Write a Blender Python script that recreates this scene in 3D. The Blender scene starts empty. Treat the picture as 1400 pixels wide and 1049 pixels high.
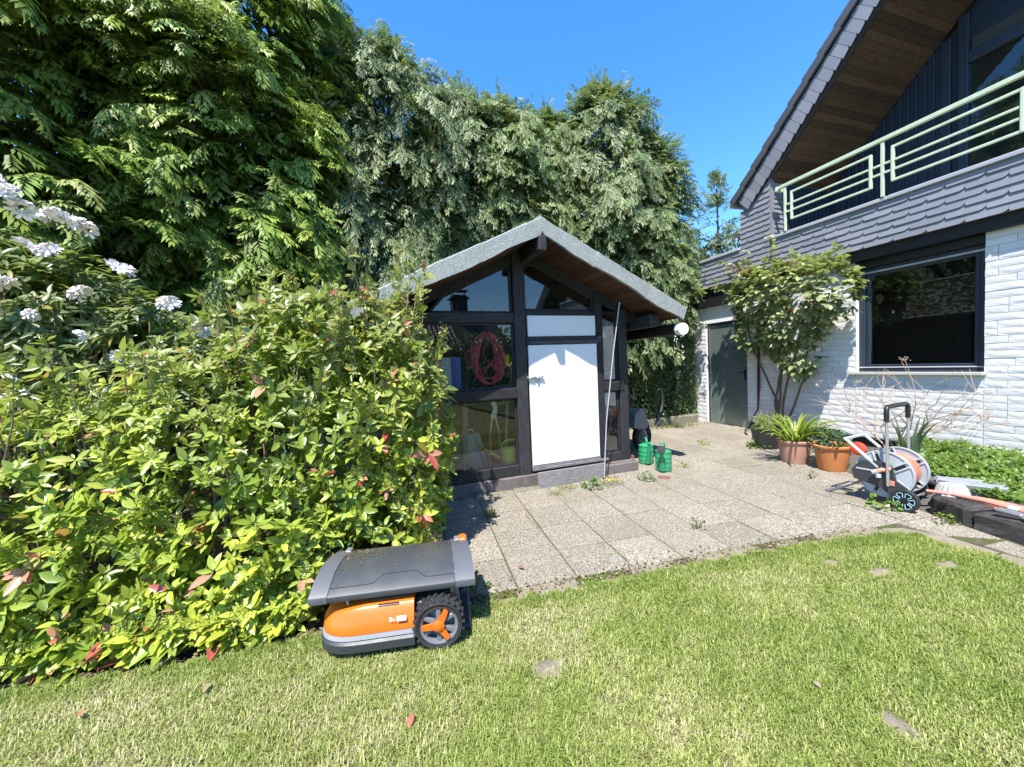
import bpy, bmesh, math, random
import numpy as np
from mathutils import Vector, Matrix
R = math.radians
random.seed(7)
rng = np.random.default_rng(11)
scene = bpy.context.scene
COL = scene.collection

# ------------------------------------------------------------------ camera
cam_d = bpy.data.cameras.new('camera')
cam = bpy.data.objects.new('camera', cam_d)
COL.objects.link(cam)
cam_d.sensor_width = 36.0
cam_d.lens = 530 / 1400 * 36
cam_d.clip_start = 0.05
cam_d.clip_end = 2000
EYE = Vector((0, 0, 1.4))
_yaw, _pitch, _roll = 0.3085, 0.0460, -0.0446
_f = Vector((math.sin(_yaw) * math.cos(_pitch), math.cos(_yaw) * math.cos(_pitch), -math.sin(_pitch)))
_r = Vector((math.cos(_yaw), -math.sin(_yaw), 0))
_u = _r.cross(_f)
_r2 = math.cos(_roll) * _r + math.sin(_roll) * _u
_u2 = -math.sin(_roll) * _r + math.cos(_roll) * _u
M3 = Matrix((_r2, _u2, -_f)).transposed()
cam.matrix_world = Matrix.Translation(EYE) @ M3.to_4x4()
scene.camera = cam

# ------------------------------------------------------------------ sky, sun, exposure
SUN_TRAVEL = Vector((0.35, 0.44, -1.0)).normalized()
w = bpy.data.worlds.new('World')
scene.world = w
w.use_nodes = True
nt = w.node_tree
nt.nodes.clear()
sky = nt.nodes.new('ShaderNodeTexSky')
sky.sky_type = 'NISHITA'
sky.sun_disc = False
_to = -SUN_TRAVEL
sky.sun_elevation = math.asin(_to.z)
sky.sun_rotation = math.atan2(_to.x, _to.y)
sky.altitude = 0
sky.air_density = 1.0
sky.dust_density = 0.1
sky.ozone_density = 3.0
bg = nt.nodes.new('ShaderNodeBackground')
bg.inputs['Strength'].default_value = 0.14
out = nt.nodes.new('ShaderNodeOutputWorld')
hs = nt.nodes.new('ShaderNodeHueSaturation')
hs.inputs['Saturation'].default_value = 1.30
hs.inputs['Hue'].default_value = 0.503
nt.links.new(sky.outputs[0], hs.inputs['Color'])
nt.links.new(hs.outputs[0], bg.inputs[0])
nt.links.new(bg.outputs[0], out.inputs[0])
sun_d = bpy.data.lights.new('sun', 'SUN')
sun_d.energy = 3.8
sun_d.angle = R(0.53)
sun_d.color = (1.0, 0.955, 0.88)
sun = bpy.data.objects.new('sun', sun_d)
COL.objects.link(sun)
sun.rotation_euler = SUN_TRAVEL.to_track_quat('-Z', 'Y').to_euler()
sun.location = (-6, -8, 18)
vs = scene.view_settings
vs.view_transform = 'Standard'
vs.look = 'None'
vs.exposure = 1.5
vs.gamma = 1.0
vs.use_curve_mapping = False
cy = scene.cycles
cy.max_bounces = 7
cy.diffuse_bounces = 4
cy.glossy_bounces = 4
cy.transmission_bounces = 6
cy.transparent_max_bounces = 12
cy.caustics_reflective = False
cy.caustics_refractive = False
cy.sample_clamp_indirect = 4.0

# ------------------------------------------------------------------ helpers
def props(o, label=None, cat=None, group=None, kind=None):
    if label: o['label'] = label
    if cat: o['category'] = cat
    if group: o['group'] = group
    if kind: o['kind'] = kind
    return o

def thing(name, label, cat, loc=(0, 0, 0), rotz=0.0, group=None, kind=None):
    o = bpy.data.objects.new(name, None)
    o.empty_display_size = 0.1
    COL.objects.link(o)
    o.location = loc
    o.rotation_euler = (0, 0, rotz)
    return props(o, label, cat, group, kind)

def place(name, me, parent=None, loc=None, mat=None, color=None, kind=None, M=None):
    o = bpy.data.objects.new(name, me)
    COL.objects.link(o)
    if parent is not None: o.parent = parent
    if M is not None: o.matrix_basis = M
    if loc is not None: o.location = loc
    if color is not None: o.color = (*color, 1.0)
    if kind: o['kind'] = kind
    return o

def copy_tree(o, parent=None):
    c = o.copy()
    COL.objects.link(c)
    if parent is not None: c.parent = parent
    for ch in list(o.children): copy_tree(ch, c)
    return c

def frame_z(d, up=(0, 0, 1)):
    d = Vector(d).normalized()
    u = Vector(up)
    if abs(d.dot(u)) > 0.98: u = Vector((1, 0, 0))
    x = u.cross(d).normalized()
    y = d.cross(x)
    return Matrix((x, y, d)).transposed()

class MB:
    def __init__(s): s.v = []; s.f = []; s.m = []
    def add(s, vs, fs, mi=0):
        n = len(s.v)
        s.v += [tuple(p) for p in vs]
        s.f += [tuple(i + n for i in f) for f in fs]
        s.m += [mi] * len(fs)
        return s
    def box(s, x0, y0, z0, x1, y1, z1, M=None, mi=0):
        vs = [Vector(p) for p in ((x0,y0,z0),(x1,y0,z0),(x1,y1,z0),(x0,y1,z0),(x0,y0,z1),(x1,y0,z1),(x1,y1,z1),(x0,y1,z1))]
        if M is not None: vs = [M @ p for p in vs]
        return s.add(vs, [(0,3,2,1),(4,5,6,7),(0,1,5,4),(1,2,6,5),(2,3,7,6),(3,0,4,7)], mi)
    def cbox(s, x0, y0, z0, x1, y1, z1, b=0.006, M=None, mi=0):
        """box with chamfered edges"""
        b = min(b, (x1-x0)*.45, (y1-y0)*.45, (z1-z0)*.45)
        vs = []
        for z, i in ((z0, b), (z0 + b, 0), (z1 - b, 0), (z1, b)):
            a0, a1, c0, c1 = x0 + i, x1 - i, y0 + i, y1 - i
            k = b if i == 0 else b * 0.5
            vs += [(a0+k,c0,z),(a1-k,c0,z),(a1,c0+k,z),(a1,c1-k,z),(a1-k,c1,z),(a0+k,c1,z),(a0,c1-k,z),(a0,c0+k,z)]
        vs = [Vector(p) for p in vs]
        if M is not None: vs = [M @ p for p in vs]
        fs = [tuple(range(7, -1, -1)), tuple(range(24, 32))]
        for r in range(3):
            for k in range(8):
                a = r*8 + k; c = r*8 + (k+1) % 8
                fs.append((a, c, c + 8, a + 8))
        return s.add(vs, fs, mi)
    def bar(s, a, b, w, h, up=(0,0,1), mi=0, ch=0.004):
        a = Vector(a); b = Vector(b)
        F = frame_z(b - a, up).to_4x4()
        M = Matrix.Translation(a) @ F
        return s.cbox(-w/2, -h/2, 0, w/2, h/2, (b-a).length, ch, M, mi)
    def prism(s, poly, d0, d1, M=None, mi=0):
        """polygon in local xy extruded from z=d0 to d1"""
        n = len(poly)
        vs = [Vector((p[0], p[1], d0)) for p in poly] + [Vector((p[0], p[1], d1)) for p in poly]
        if M is not None: vs = [M @ p for p in vs]
        fs = [tuple(range(n-1, -1, -1)), tuple(range(n, 2*n))]
        for k in range(n): fs.append((k, (k+1) % n, n + (k+1) % n, n + k))
        return s.add(vs, fs, mi)
    def tube(s, pts, r, n=8, cap=True, mi=0, closed=False):
        pts = [Vector(p) for p in pts]
        N = len(pts)
        rs = r if isinstance(r, (list, tuple)) else [r] * N
        vs = []; prev = None
        for i, p in enumerate(pts):
            if closed: t = pts[(i+1) % N] - pts[i-1]
            elif i == 0: t = pts[1] - p
            elif i == N-1: t = p - pts[i-1]
            else: t = pts[i+1] - pts[i-1]
            t = t.normalized() if t.length > 1e-9 else Vector((0,0,1))
            if prev is None:
                x = frame_z(t).col[0].copy()
            else:
                x = prev - t * prev.dot(t)
                x = x.normalized() if x.length > 1e-6 else frame_z(t).col[0].copy()
            prev = x
            y = t.cross(x)
            for k in range(n):
                a = 2*math.pi*k/n
                vs.append(p + rs[i] * (math.cos(a) * x + math.sin(a) * y))
        fs = []
        for i in range(N if closed else N-1):
            j = (i+1) % N
            for k in range(n):
                k2 = (k+1) % n
                fs.append((i*n+k, i*n+k2, j*n+k2, j*n+k))
        if cap and not closed:
            fs.append(tuple(range(n-1, -1, -1)))
            fs.append(tuple(range((N-1)*n, N*n)))
        return s.add(vs, fs, mi)
    def lathe(s, prof, n=24, M=None, mi=0, cap0=False, cap1=False):
        vs = []
        for r, z in prof:
            for k in range(n):
                a = 2*math.pi*k/n
                p = Vector((r*math.cos(a), r*math.sin(a), z))
                vs.append(M @ p if M is not None else p)
        fs = []
        for i in range(len(prof)-1):
            for k in range(n):
                k2 = (k+1) % n
                fs.append((i*n+k, i*n+k2, (i+1)*n+k2, (i+1)*n+k))
        if cap0: fs.append(tuple(range(n-1, -1, -1)))
        if cap1: fs.append(tuple(range((len(prof)-1)*n, len(prof)*n)))
        return s.add(vs, fs, mi)
    def ball(s, c, r, n=10, mi=0, sc=(1,1,1)):
        m = n // 2 + 1
        prof = [(max(1e-4, r*math.sin(math.pi*i/m)), -r*math.cos(math.pi*i/m)) for i in range(m+1)]
        return s.lathe(prof, n, Matrix.Translation(Vector(c)) @ Matrix.Diagonal((*sc, 1)), mi, True, True)
    def mesh(s, name, mats, smooth=None):
        me = bpy.data.meshes.new(name)
        me.from_pydata(s.v, [], s.f)
        for m in (mats if isinstance(mats, (list, tuple)) else [mats]): me.materials.append(m)
        me.polygons.foreach_set('material_index', s.m)
        if smooth:
            me.polygons.foreach_set('use_smooth', [True] * len(me.polygons))
            try: me.set_sharp_from_angle(angle=R(smooth if smooth > 1 else 38))
            except Exception: pass
        me.update()
        return me
    def build(s, name, mats, parent=None, smooth=None, loc=None, color=None, kind=None, M=None):
        return place(name, s.mesh(name, mats, smooth), parent, loc, None, color, kind, M)

def np_mesh(name, V, F, mat, col=None, smooth=False, midx=None):
    """V (n,3), F (m,k) with equal k, col (n,3)"""
    me = bpy.data.meshes.new(name)
    V = np.ascontiguousarray(V, np.float32); F = np.ascontiguousarray(F, np.int32)
    m, k = F.shape
    me.vertices.add(len(V)); me.vertices.foreach_set('co', V.ravel())
    me.loops.add(m * k); me.loops.foreach_set('vertex_index', F.ravel())
    me.polygons.add(m)
    me.polygons.foreach_set('loop_start', np.arange(0, m*k, k, dtype=np.int32))
    try: me.polygons.foreach_set('loop_total', np.full(m, k, np.int32))
    except Exception: pass
    for mm in (mat if isinstance(mat, (list, tuple)) else [mat]): me.materials.append(mm)
    if midx is not None: me.polygons.foreach_set('material_index', np.ascontiguousarray(midx, np.int32))
    if smooth: me.polygons.foreach_set('use_smooth', np.ones(m, bool))
    me.update(calc_edges=True)
    if col is not None:
        a = me.color_attributes.new('Col', 'FLOAT_COLOR', 'POINT')
        c4 = np.ones((len(V), 4), np.float32); c4[:, :3] = col
        a.data.foreach_set('color', c4.ravel())
    return me

def unit(a):
    return a / np.maximum(np.linalg.norm(a, axis=-1, keepdims=True), 1e-9)

def frames(d, nrm):
    """rotation matrices (N,3,3): local y -> d, local z -> close to nrm"""
    d = unit(d)
    x = unit(np.cross(d, nrm))
    z = np.cross(x, d)
    return np.stack([x, d, z], axis=-1)

def scatter(tv, tf, pos, rot, scale, col, tcol=None):
    """copies of a template: returns V, F, C"""
    n, k = len(pos), len(tv)
    sc = scale if scale.ndim == 2 else scale[:, None].repeat(3, 1)
    loc = tv[None] * sc[:, None, :]
    V = np.einsum('nij,nkj->nki', rot, loc) + pos[:, None, :]
    F = tf[None] + (np.arange(n) * k)[:, None, None]
    C = col[:, None, :].repeat(k, 1)
    if tcol is not None: C = np.clip(C * tcol[None, :, None], 0, 1)
    return V.reshape(-1, 3), F.reshape(-1, tf.shape[1]), C.reshape(-1, 3)

def dirs(n, r=None):
    v = (r or rng).normal(size=(n, 3))
    return unit(v)

def project(P):
    """picture coordinates (1400 wide) of points, for culling what is never in view"""
    d = np.asarray(P) - np.array(EYE)
    z = d @ np.array(_f); z = np.where(z < 0.05, 0.05, z)
    return 700 + 530 * (d @ np.array(_r2)) / z, 524.5 - 530 * (d @ np.array(_u2)) / z, d @ np.array(_f)

# ------------------------------------------------------------------ materials
MAT = {}
class NT:
    def __init__(s, name):
        s.m = bpy.data.materials.new(name); s.m.use_nodes = True
        s.t = s.m.node_tree; s.t.nodes.clear()
        s.out = s.n('ShaderNodeOutputMaterial')
    def n(s, t, **kw):
        x = s.t.nodes.new(t)
        for k, v in kw.items():
            if k.startswith('i_'):
                key = k[2:]
                key = int(key) if key.isdigit() else key.replace('_', ' ')
                x.inputs[key].default_value = v
            else: setattr(x, k, v)
        return x
    def l(s, a, b): s.t.links.new(a, b)
    def ramp(s, fac, stops, interp='LINEAR'):
        r = s.n('ShaderNodeValToRGB'); r.color_ramp.interpolation = interp
        el = r.color_ramp.elements
        while len(el) < len(stops): el.new(0.5)
        for e, (p, c) in zip(el, stops):
            e.position = p; e.color = (*c, 1) if len(c) == 3 else c
        s.l(fac, r.inputs[0]); return r.outputs[0]
    def noise(s, co, scale, detail=4, rough=0.55, dist=0.0):
        x = s.n('ShaderNodeTexNoise'); x.inputs['Scale'].default_value = scale
        x.inputs['Detail'].default_value = detail; x.inputs['Roughness'].default_value = rough
        x.inputs['Distortion'].default_value = dist
        s.l(co, x.inputs['Vector']); return x.outputs['Fac']
    def mix(s, fac, a, b, mode='MIX'):
        x = s.n('ShaderNodeMix', data_type='RGBA', blend_type=mode)
        for sock, v in ((0, fac), (6, a), (7, b)):
            if hasattr(v, 'node'): s.l(v, x.inputs[sock])
            elif sock == 0: x.inputs[0].default_value = v
            else: x.inputs[sock].default_value = (*v, 1)
        return x.outputs[2]
    def math(s, op, a, b=0.0):
        x = s.n('ShaderNodeMath', operation=op)
        for i, v in enumerate((a, b)):
            if hasattr(v, 'node'): s.l(v, x.inputs[i])
            else: x.inputs[i].default_value = v
        return x.outputs[0]
    def co(s, kind='Object'):
        return s.n('ShaderNodeTexCoord').outputs[kind]
    def wpos(s): return s.n('ShaderNodeNewGeometry').outputs['Position']
    def scaled(s, co, v):
        m = s.n('ShaderNodeMapping'); m.inputs['Scale'].default_value = v
        s.l(co, m.inputs['Vector']); return m.outputs[0]
    def bump(s, h, strength=0.3, dist=0.01):
        b = s.n('ShaderNodeBump'); b.inputs['Strength'].default_value = strength
        b.inputs['Distance'].default_value = dist
        s.l(h, b.inputs['Height']); return b.outputs[0]
    def principled(s, color=None, rough=0.6, metal=0.0, spec=0.5, normal=None, coat=0.0):
        p = s.n('ShaderNodeBsdfPrincipled')
        for key, v in (('Base Color', color), ('Roughness', rough), ('Metallic', metal), ('Specular IOR Level', spec), ('Coat Weight', coat)):
            if v is None: continue
            if hasattr(v, 'node'): s.l(v, p.inputs[key])
            elif key == 'Base Color': p.inputs[key].default_value = (*v, 1)
            else: p.inputs[key].default_value = v
        if normal is not None: s.l(normal, p.inputs['Normal'])
        s.l(p.outputs[0], s.out.inputs[0])
        return p

def simple(name, c, rough=0.5, metal=0.0, var=0.12, scale=14.0, bump=0.08, spec=0.5, dist=0.004, dirt=0.0, dirtc=(0.12, 0.1, 0.07)):
    """plain surface with a little mottling, wear and relief"""
    t = NT(name)
    co = t.co()
    nz = t.noise(co, scale, 5)
    col = t.mix(nz, tuple(x * (1 - var) for x in c), tuple(min(1, x * (1 + var)) for x in c))
    if dirt > 0:
        d = t.noise(co, scale * 0.45, 6, 0.65)
        f = t.ramp(d, [(0.45, (0, 0, 0)), (0.72, (dirt, dirt, dirt))])
        col = t.mix(f, col, dirtc)
    rr = t.math('ADD', t.math('MULTIPLY', nz, 0.2), rough - 0.1)
    nb = t.bump(t.noise(co, scale * 4, 4), bump, dist) if bump else None
    t.principled(col, rr, metal, spec, nb)
    MAT[name] = t.m
    return t.m

def wood(name, dark, light, scale=(1, 1, 12), rough=0.75, bump=0.35, grain=9.0, use_random=True):
    t = NT(name)
    co = t.co()
    oi = t.n('ShaderNodeObjectInfo')
    add = t.n('ShaderNodeVectorMath', operation='ADD')
    t.l(co, add.inputs[0]); t.l(oi.outputs['Random'], add.inputs[1])
    sc = t.scaled(add.outputs[0], scale)
    g = t.noise(sc, grain, 6, 0.65, 0.6)
    b = t.noise(co, 2.0, 3)
    col = t.ramp(g, [(0.3, dark), (0.68, light)])
    col = t.mix(t.math('MULTIPLY', b, 0.5), col, tuple(x * 0.6 for x in dark))
    if use_random:
        hv = t.n('ShaderNodeHueSaturation'); t.l(col, hv.inputs['Color'])
        t.l(t.math('ADD', t.math('MULTIPLY', oi.outputs['Random'], 0.7), 0.65), hv.inputs['Value'])
        col = hv.outputs[0]
    t.principled(col, rough, 0, 0.35, t.bump(g, bump, 0.004))
    MAT[name] = t.m
    return t.m

def leafmat(name, obj=False, rough=0.38, trans=0.3, spec=0.5, bump=False):
    """leaf: the leaf's own colour comes from a per-leaf attribute or the object's colour; light shines through it"""
    t = NT(name)
    if obj:
        c = t.n('ShaderNodeObjectInfo').outputs['Color']
    else:
        c = t.n('ShaderNodeAttribute', attribute_name='Col').outputs['Color']
    nz = t.noise(t.wpos(), 26, 3)
    hv = t.n('ShaderNodeHueSaturation'); t.l(c, hv.inputs['Color'])
    t.l(t.math('ADD', t.math('MULTIPLY', nz, 0.5), 0.75), hv.inputs['Value'])
    p = t.principled(hv.outputs[0], rough, 0, spec)
    tr = t.n('ShaderNodeBsdfTranslucent')
    tc = t.mix(0.55, hv.outputs[0], (0.30, 0.42, 0.04))
    t.l(tc, tr.inputs['Color'])
    mx = t.n('ShaderNodeMixShader'); mx.inputs[0].default_value = trans
    t.l(p.outputs[0], mx.inputs[1]); t.l(tr.outputs[0], mx.inputs[2])
    t.l(mx.outputs[0], t.out.inputs[0])
    MAT[name] = t.m
    return t.m

def glass(name, tint=(0.9, 0.93, 0.92), dirt=0.03, refl=0.85):
    t = NT(name)
    fr = t.n('ShaderNodeFresnel'); fr.inputs['IOR'].default_value = 1.6
    tr = t.n('ShaderNodeBsdfTransparent'); tr.inputs[0].default_value = (*tint, 1)
    gl = t.n('ShaderNodeBsdfGlossy'); gl.inputs['Roughness'].default_value = 0.01
    t.l(t.bump(t.noise(t.co(), 1.7, 2), 0.012, 0.02), gl.inputs['Normal'])
    df = t.n('ShaderNodeBsdfDiffuse'); df.inputs[0].default_value = (0.6, 0.6, 0.57, 1)
    m1 = t.n('ShaderNodeMixShader')
    t.l(t.math('MULTIPLY', t.noise(t.co(), 7, 5, 0.7), dirt), m1.inputs[0])
    t.l(tr.outputs[0], m1.inputs[1]); t.l(df.outputs[0], m1.inputs[2])
    m2 = t.n('ShaderNodeMixShader')
    t.l(t.math('MINIMUM', t.math('MULTIPLY', fr.outputs[0], refl), 1.0), m2.inputs[0]); t.l(m1.outputs[0], m2.inputs[1]); t.l(gl.outputs[0], m2.inputs[2])
    t.l(m2.outputs[0], t.out.inputs[0])
    MAT[name] = t.m
    return t.m

glass('window_glass', (0.80, 0.84, 0.84), 0.006, 0.8)
glass('shed_glass', (0.94, 0.95, 0.945), 0.010, 1.0)
wood('black_timber', (0.010, 0.010, 0.012), (0.055, 0.052, 0.054), (9, 9, 1.2), 0.7, 0.5)
wood('black_rail', (0.010, 0.010, 0.012), (0.055, 0.052, 0.054), (1.2, 9, 9), 0.7, 0.5)
wood('grey_timber', (0.11, 0.105, 0.105), (0.30, 0.29, 0.285), (1.5, 10, 10), 0.85, 0.5, use_random=False)
wood('sleeper_timber', (0.018, 0.016, 0.016), (0.10, 0.088, 0.08), (2, 2, 10), 0.8, 0.7)
wood('soffit_timber', (0.034, 0.020, 0.012), (0.165, 0.10, 0.058), (1.3, 14, 14), 0.7, 0.3)
wood('shed_soffit', (0.035, 0.017, 0.010), (0.125, 0.055, 0.028), (14, 1.3, 14), 0.65, 0.3)
wood('pine', (0.36, 0.21, 0.09), (0.62, 0.42, 0.22), (9, 9, 1.2), 0.6, 0.2)
wood('grey_pine', (0.33, 0.27, 0.19), (0.55, 0.47, 0.36), (9, 9, 1.2), 0.7, 0.2)
simple('white_panel', (0.72, 0.72, 0.725), 0.34, 0, 0.03, 5, 0.03, dirt=0.10, dirtc=(0.42, 0.40, 0.36))
simple('blue_frame', (0.022, 0.032, 0.048), 0.38, 0, 0.15, 8, 0.05)
simple('navy_cladding', (0.012, 0.022, 0.040), 0.5, 0, 0.2, 10, 0.1)
simple('black_soffit', (0.008, 0.008, 0.010), 0.6, 0, 0.2, 10, 0.1)
simple('railing_paint', (0.50, 0.58, 0.42), 0.42, 0, 0.06, 20, 0.08, dirt=0.15)
simple('coping_metal', (0.42, 0.42, 0.46), 0.42, 0.2, 0.06, 6, 0.05)
simple('sill_stone', (0.42, 0.40, 0.37), 0.6, 0, 0.12, 30, 0.1)
simple('black_plastic', (0.012, 0.012, 0.013), 0.42, 0, 0.2, 30, 0.15)
simple('dark_plastic', (0.035, 0.037, 0.042), 0.45, 0, 0.12, 30, 0.15)
simple('grey_plastic', (0.40, 0.42, 0.44), 0.40, 0, 0.05, 12, 0.05, dirt=0.12)
simple('mower_stripe', (0.24, 0.245, 0.26), 0.4, 0, 0.05, 12, 0.05)
simple('orange_plastic', (0.66, 0.135, 0.012), 0.30, 0, 0.05, 9, 0.03, dirt=0.08, dirtc=(0.35, 0.16, 0.05))
simple('mid_grey', (0.15, 0.155, 0.165), 0.45, 0, 0.06, 9, 0.05)
simple('silver', (0.55, 0.56, 0.57), 0.30, 0.75, 0.08, 20, 0.04)
simple('rubber', (0.018, 0.018, 0.019), 0.8, 0, 0.3, 30, 0.3)
simple('coral_hose', (0.45, 0.17, 0.11), 0.45, 0, 0.1, 20, 0.05)
simple('coral_plastic', (0.62, 0.22, 0.15), 0.45, 0, 0.08, 20, 0.05)
simple('signal_red', (0.70, 0.055, 0.025), 0.4, 0, 0.08, 20, 0.05)
simple('red_hose', (0.78, 0.07, 0.10), 0.38, 0, 0.1, 20, 0.05)
simple('can_green', (0.025, 0.27, 0.12), 0.36, 0, 0.08, 12, 0.08, dirt=0.2, dirtc=(0.12, 0.2, 0.12))
simple('lime_plastic', (0.52, 0.64, 0.02), 0.38, 0, 0.06, 12, 0.03)
simple('yellow_plastic', (0.75, 0.52, 0.01), 0.4, 0, 0.06, 12, 0.03)
simple('terracotta', (0.42, 0.215, 0.145), 0.8, 0, 0.15, 11, 0.25, dirt=0.45, dirtc=(0.40, 0.33, 0.28))
simple('orange_clay', (0.52, 0.185, 0.055), 0.7, 0, 0.14, 8, 0.25, dirt=0.3, dirtc=(0.25, 0.12, 0.06))
simple('black_pot_plastic', (0.02, 0.021, 0.023), 0.5, 0, 0.2, 20, 0.1, dirt=0.2)
simple('wall_hose', (0.13, 0.03, 0.03), 0.5, 0, 0.2, 20, 0.05)
simple('pale_concrete', (0.34, 0.33, 0.31), 0.9, 0, 0.18, 22, 0.5, dirt=0.2)
simple('stone_grey', (0.23, 0.24, 0.265), 0.9, 0, 0.2, 18, 0.6)
simple('kerb_concrete', (0.22, 0.18, 0.135), 0.95, 0, 0.4, 16, 0.9, dirt=0.8, dirtc=(0.16, 0.125, 0.08))
simple('mossy_concrete', (0.19, 0.175, 0.125), 0.95, 0, 0.3, 12, 0.6, dirt=0.7, dirtc=(0.07, 0.085, 0.03))
simple('plinth', (0.15, 0.125, 0.115), 0.95, 0, 0.35, 14, 0.7, dirt=0.6, dirtc=(0.05, 0.045, 0.042))
simple('bark', (0.13, 0.095, 0.065), 0.9, 0, 0.35, 22, 0.7, dist=0.01)
simple('dry_twig', (0.40, 0.30, 0.22), 0.85, 0, 0.25, 30, 0.3)
simple('twig', (0.27, 0.185, 0.125), 0.85, 0, 0.25, 30, 0.3)
simple('green_stem', (0.10, 0.12, 0.05), 0.7, 0, 0.25, 30, 0.3)
simple('verge_tile', (0.065, 0.062, 0.068), 0.55, 0, 0.15, 9, 0.15)
simple('roof_tile', (0.045, 0.042, 0.043), 0.5, 0, 0.2, 9, 0.15)
simple('white_render', (0.74, 0.74, 0.73), 0.85, 0, 0.04, 12, 0.2)
simple('dark_room', (0.05, 0.048, 0.045), 0.9, 0, 0.2, 5, 0)
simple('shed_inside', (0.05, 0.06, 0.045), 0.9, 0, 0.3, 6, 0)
simple('blue_card', (0.10, 0.25, 0.60), 0.6, 0, 0.1, 6, 0)
simple('white_card', (0.75, 0.74, 0.74), 0.6, 0, 0.05, 6, 0)
simple('pink_cloth', (0.50, 0.20, 0.30), 0.9, 0, 0.2, 16, 0.3)
simple('teal_cloth', (0.06, 0.22, 0.17), 0.9, 0, 0.2, 16, 0.3)
simple('pale_blue_plastic', (0.30, 0.50, 0.62), 0.4, 0, 0.1, 16, 0.05)
simple('red_brick', (0.17, 0.07, 0.05), 0.9, 0, 0.25, 18, 0.5)
simple('dead_leaf', (0.26, 0.15, 0.085), 0.8, 0, 0.35, 22, 0.2)
simple('rose_petal', (0.75, 0.10, 0.03), 0.6, 0, 0.2, 22, 0.05)
simple('petal_white', (0.82, 0.77, 0.76), 0.55, 0, 0.05, 30, 0.05)
simple('flower_yellow', (0.65, 0.50, 0.03), 0.6, 0, 0.1, 30, 0.0)
leafmat('leaf', False, .36, .42); leafmat('leaf_single', True, .36, .42)
leafmat('needle', False, 0.5, 0.25, 0.32)
leafmat('grass', False, 0.5, 0.35, 0.4)

def mat_slate():
    t = NT('slate')
    oi = t.n('ShaderNodeObjectInfo')
    c = t.ramp(oi.outputs['Random'], [(0, (0.185, 0.190, 0.218)), (0.5, (0.22, 0.225, 0.255)), (1, (0.255, 0.256, 0.288))])
    nz = t.noise(t.wpos(), 9, 5)
    c = t.mix(t.math('MULTIPLY', nz, 0.35), c, (0.13, 0.13, 0.15))
    t.principled(c, 0.45, 0, 0.5, t.bump(t.noise(t.wpos(), 30, 4), 0.12, 0.004))
    MAT['slate'] = t.m
mat_slate()

def mat_white_brick():
    t = NT('white_brick')
    p = t.wpos()
    oi = t.n('ShaderNodeObjectInfo')
    c = t.ramp(oi.outputs['Random'], [(0, (0.63, 0.62, 0.61)), (1, (0.73, 0.72, 0.705))])
    h = t.noise(t.scaled(p, (1, 1, 1.4)), 75, 6, 0.72)
    g = t.noise(p, 3.0, 5, 0.6)
    c = t.mix(t.ramp(g, [(0.55, (0, 0, 0)), (0.85, (0.25, 0.25, 0.25))]), c, (0.50, 0.50, 0.47))
    t.principled(c, 0.55, 0, 0.4, t.bump(h, 0.7, 0.010))
    MAT['white_brick'] = t.m
mat_white_brick()

def mat_felt():
    t = NT('roof_felt')
    p = t.co()
    v = t.n('ShaderNodeTexVoronoi'); v.inputs['Scale'].default_value = 260; t.l(p, v.inputs['Vector'])
    sp = t.n('ShaderNodeSeparateColor'); t.l(v.outputs['Color'], sp.inputs[0])
    c = t.ramp(sp.outputs[0], [(0, (0.12, 0.13, 0.125)), (0.6, (0.27, 0.29, 0.275)), (1, (0.44, 0.46, 0.44))])
    g = t.noise(p, 3.5, 5, 0.6)
    c = t.mix(t.ramp(g, [(0.45, (0, 0, 0)), (0.8, (0.55, 0.55, 0.55))]), c, (0.15, 0.16, 0.13))
    t.principled(c, 0.9, 0, 0.3, t.bump(t.noise(p, 150, 3), 0.5, 0.004))
    MAT['roof_felt'] = t.m
mat_felt()

def mat_pebble():
    """washed concrete: pebbles set in mortar, with stains of its own"""
    t = NT('washed_concrete')
    p = t.wpos()
    oi = t.n('ShaderNodeObjectInfo')
    wob = t.n('ShaderNodeTexNoise'); wob.inputs['Scale'].default_value = 60; t.l(p, wob.inputs['Vector'])
    mx = t.n('ShaderNodeVectorMath', operation='MULTIPLY_ADD')
    t.l(wob.outputs['Color'], mx.inputs[0]); mx.inputs[1].default_value = (0.010, 0.010, 0.010); t.l(p, mx.inputs[2])
    v = t.n('ShaderNodeTexVoronoi'); v.inputs['Scale'].default_value = 112; t.l(mx.outputs[0], v.inputs['Vector'])
    sp = t.n('ShaderNodeSeparateColor'); t.l(v.outputs['Color'], sp.inputs[0])
    c = t.ramp(sp.outputs[0], [(0.0, (0.11, 0.085, 0.062)), (0.18, (0.20, 0.168, 0.126)), (0.45, (0.305, 0.27, 0.215)), (0.75, (0.39, 0.358, 0.295)), (1.0, (0.49, 0.458, 0.395))])
    d = v.outputs['Distance']
    c = t.mix(t.ramp(d, [(0.40, (0, 0, 0)), (0.72, (1, 1, 1))]), c, (0.145, 0.125, 0.095))
    n1 = t.noise(p, 1.7, 6, 0.66)
    c = t.mix(t.ramp(n1, [(0.42, (0, 0, 0)), (0.66, (0.55, 0.55, 0.55))]), c, (0.20, 0.17, 0.125))
    n2 = t.noise(p, 5.5, 4, 0.6)
    c = t.mix(t.ramp(n2, [(0.62, (0, 0, 0)), (0.80, (0.40, 0.40, 0.40))]), c, (0.30, 0.205, 0.11))
    hv = t.n('ShaderNodeHueSaturation'); t.l(c, hv.inputs['Color'])
    t.l(t.math('ADD', t.math('MULTIPLY', oi.outputs['Random'], 0.22), 0.90), hv.inputs['Value'])
    h = t.math('SUBTRACT', 1.0, d)
    t.principled(hv.outputs[0], 0.8, 0, 0.35, t.bump(h, 0.6, 0.006))
    MAT['washed_concrete'] = t.m
mat_pebble()

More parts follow.
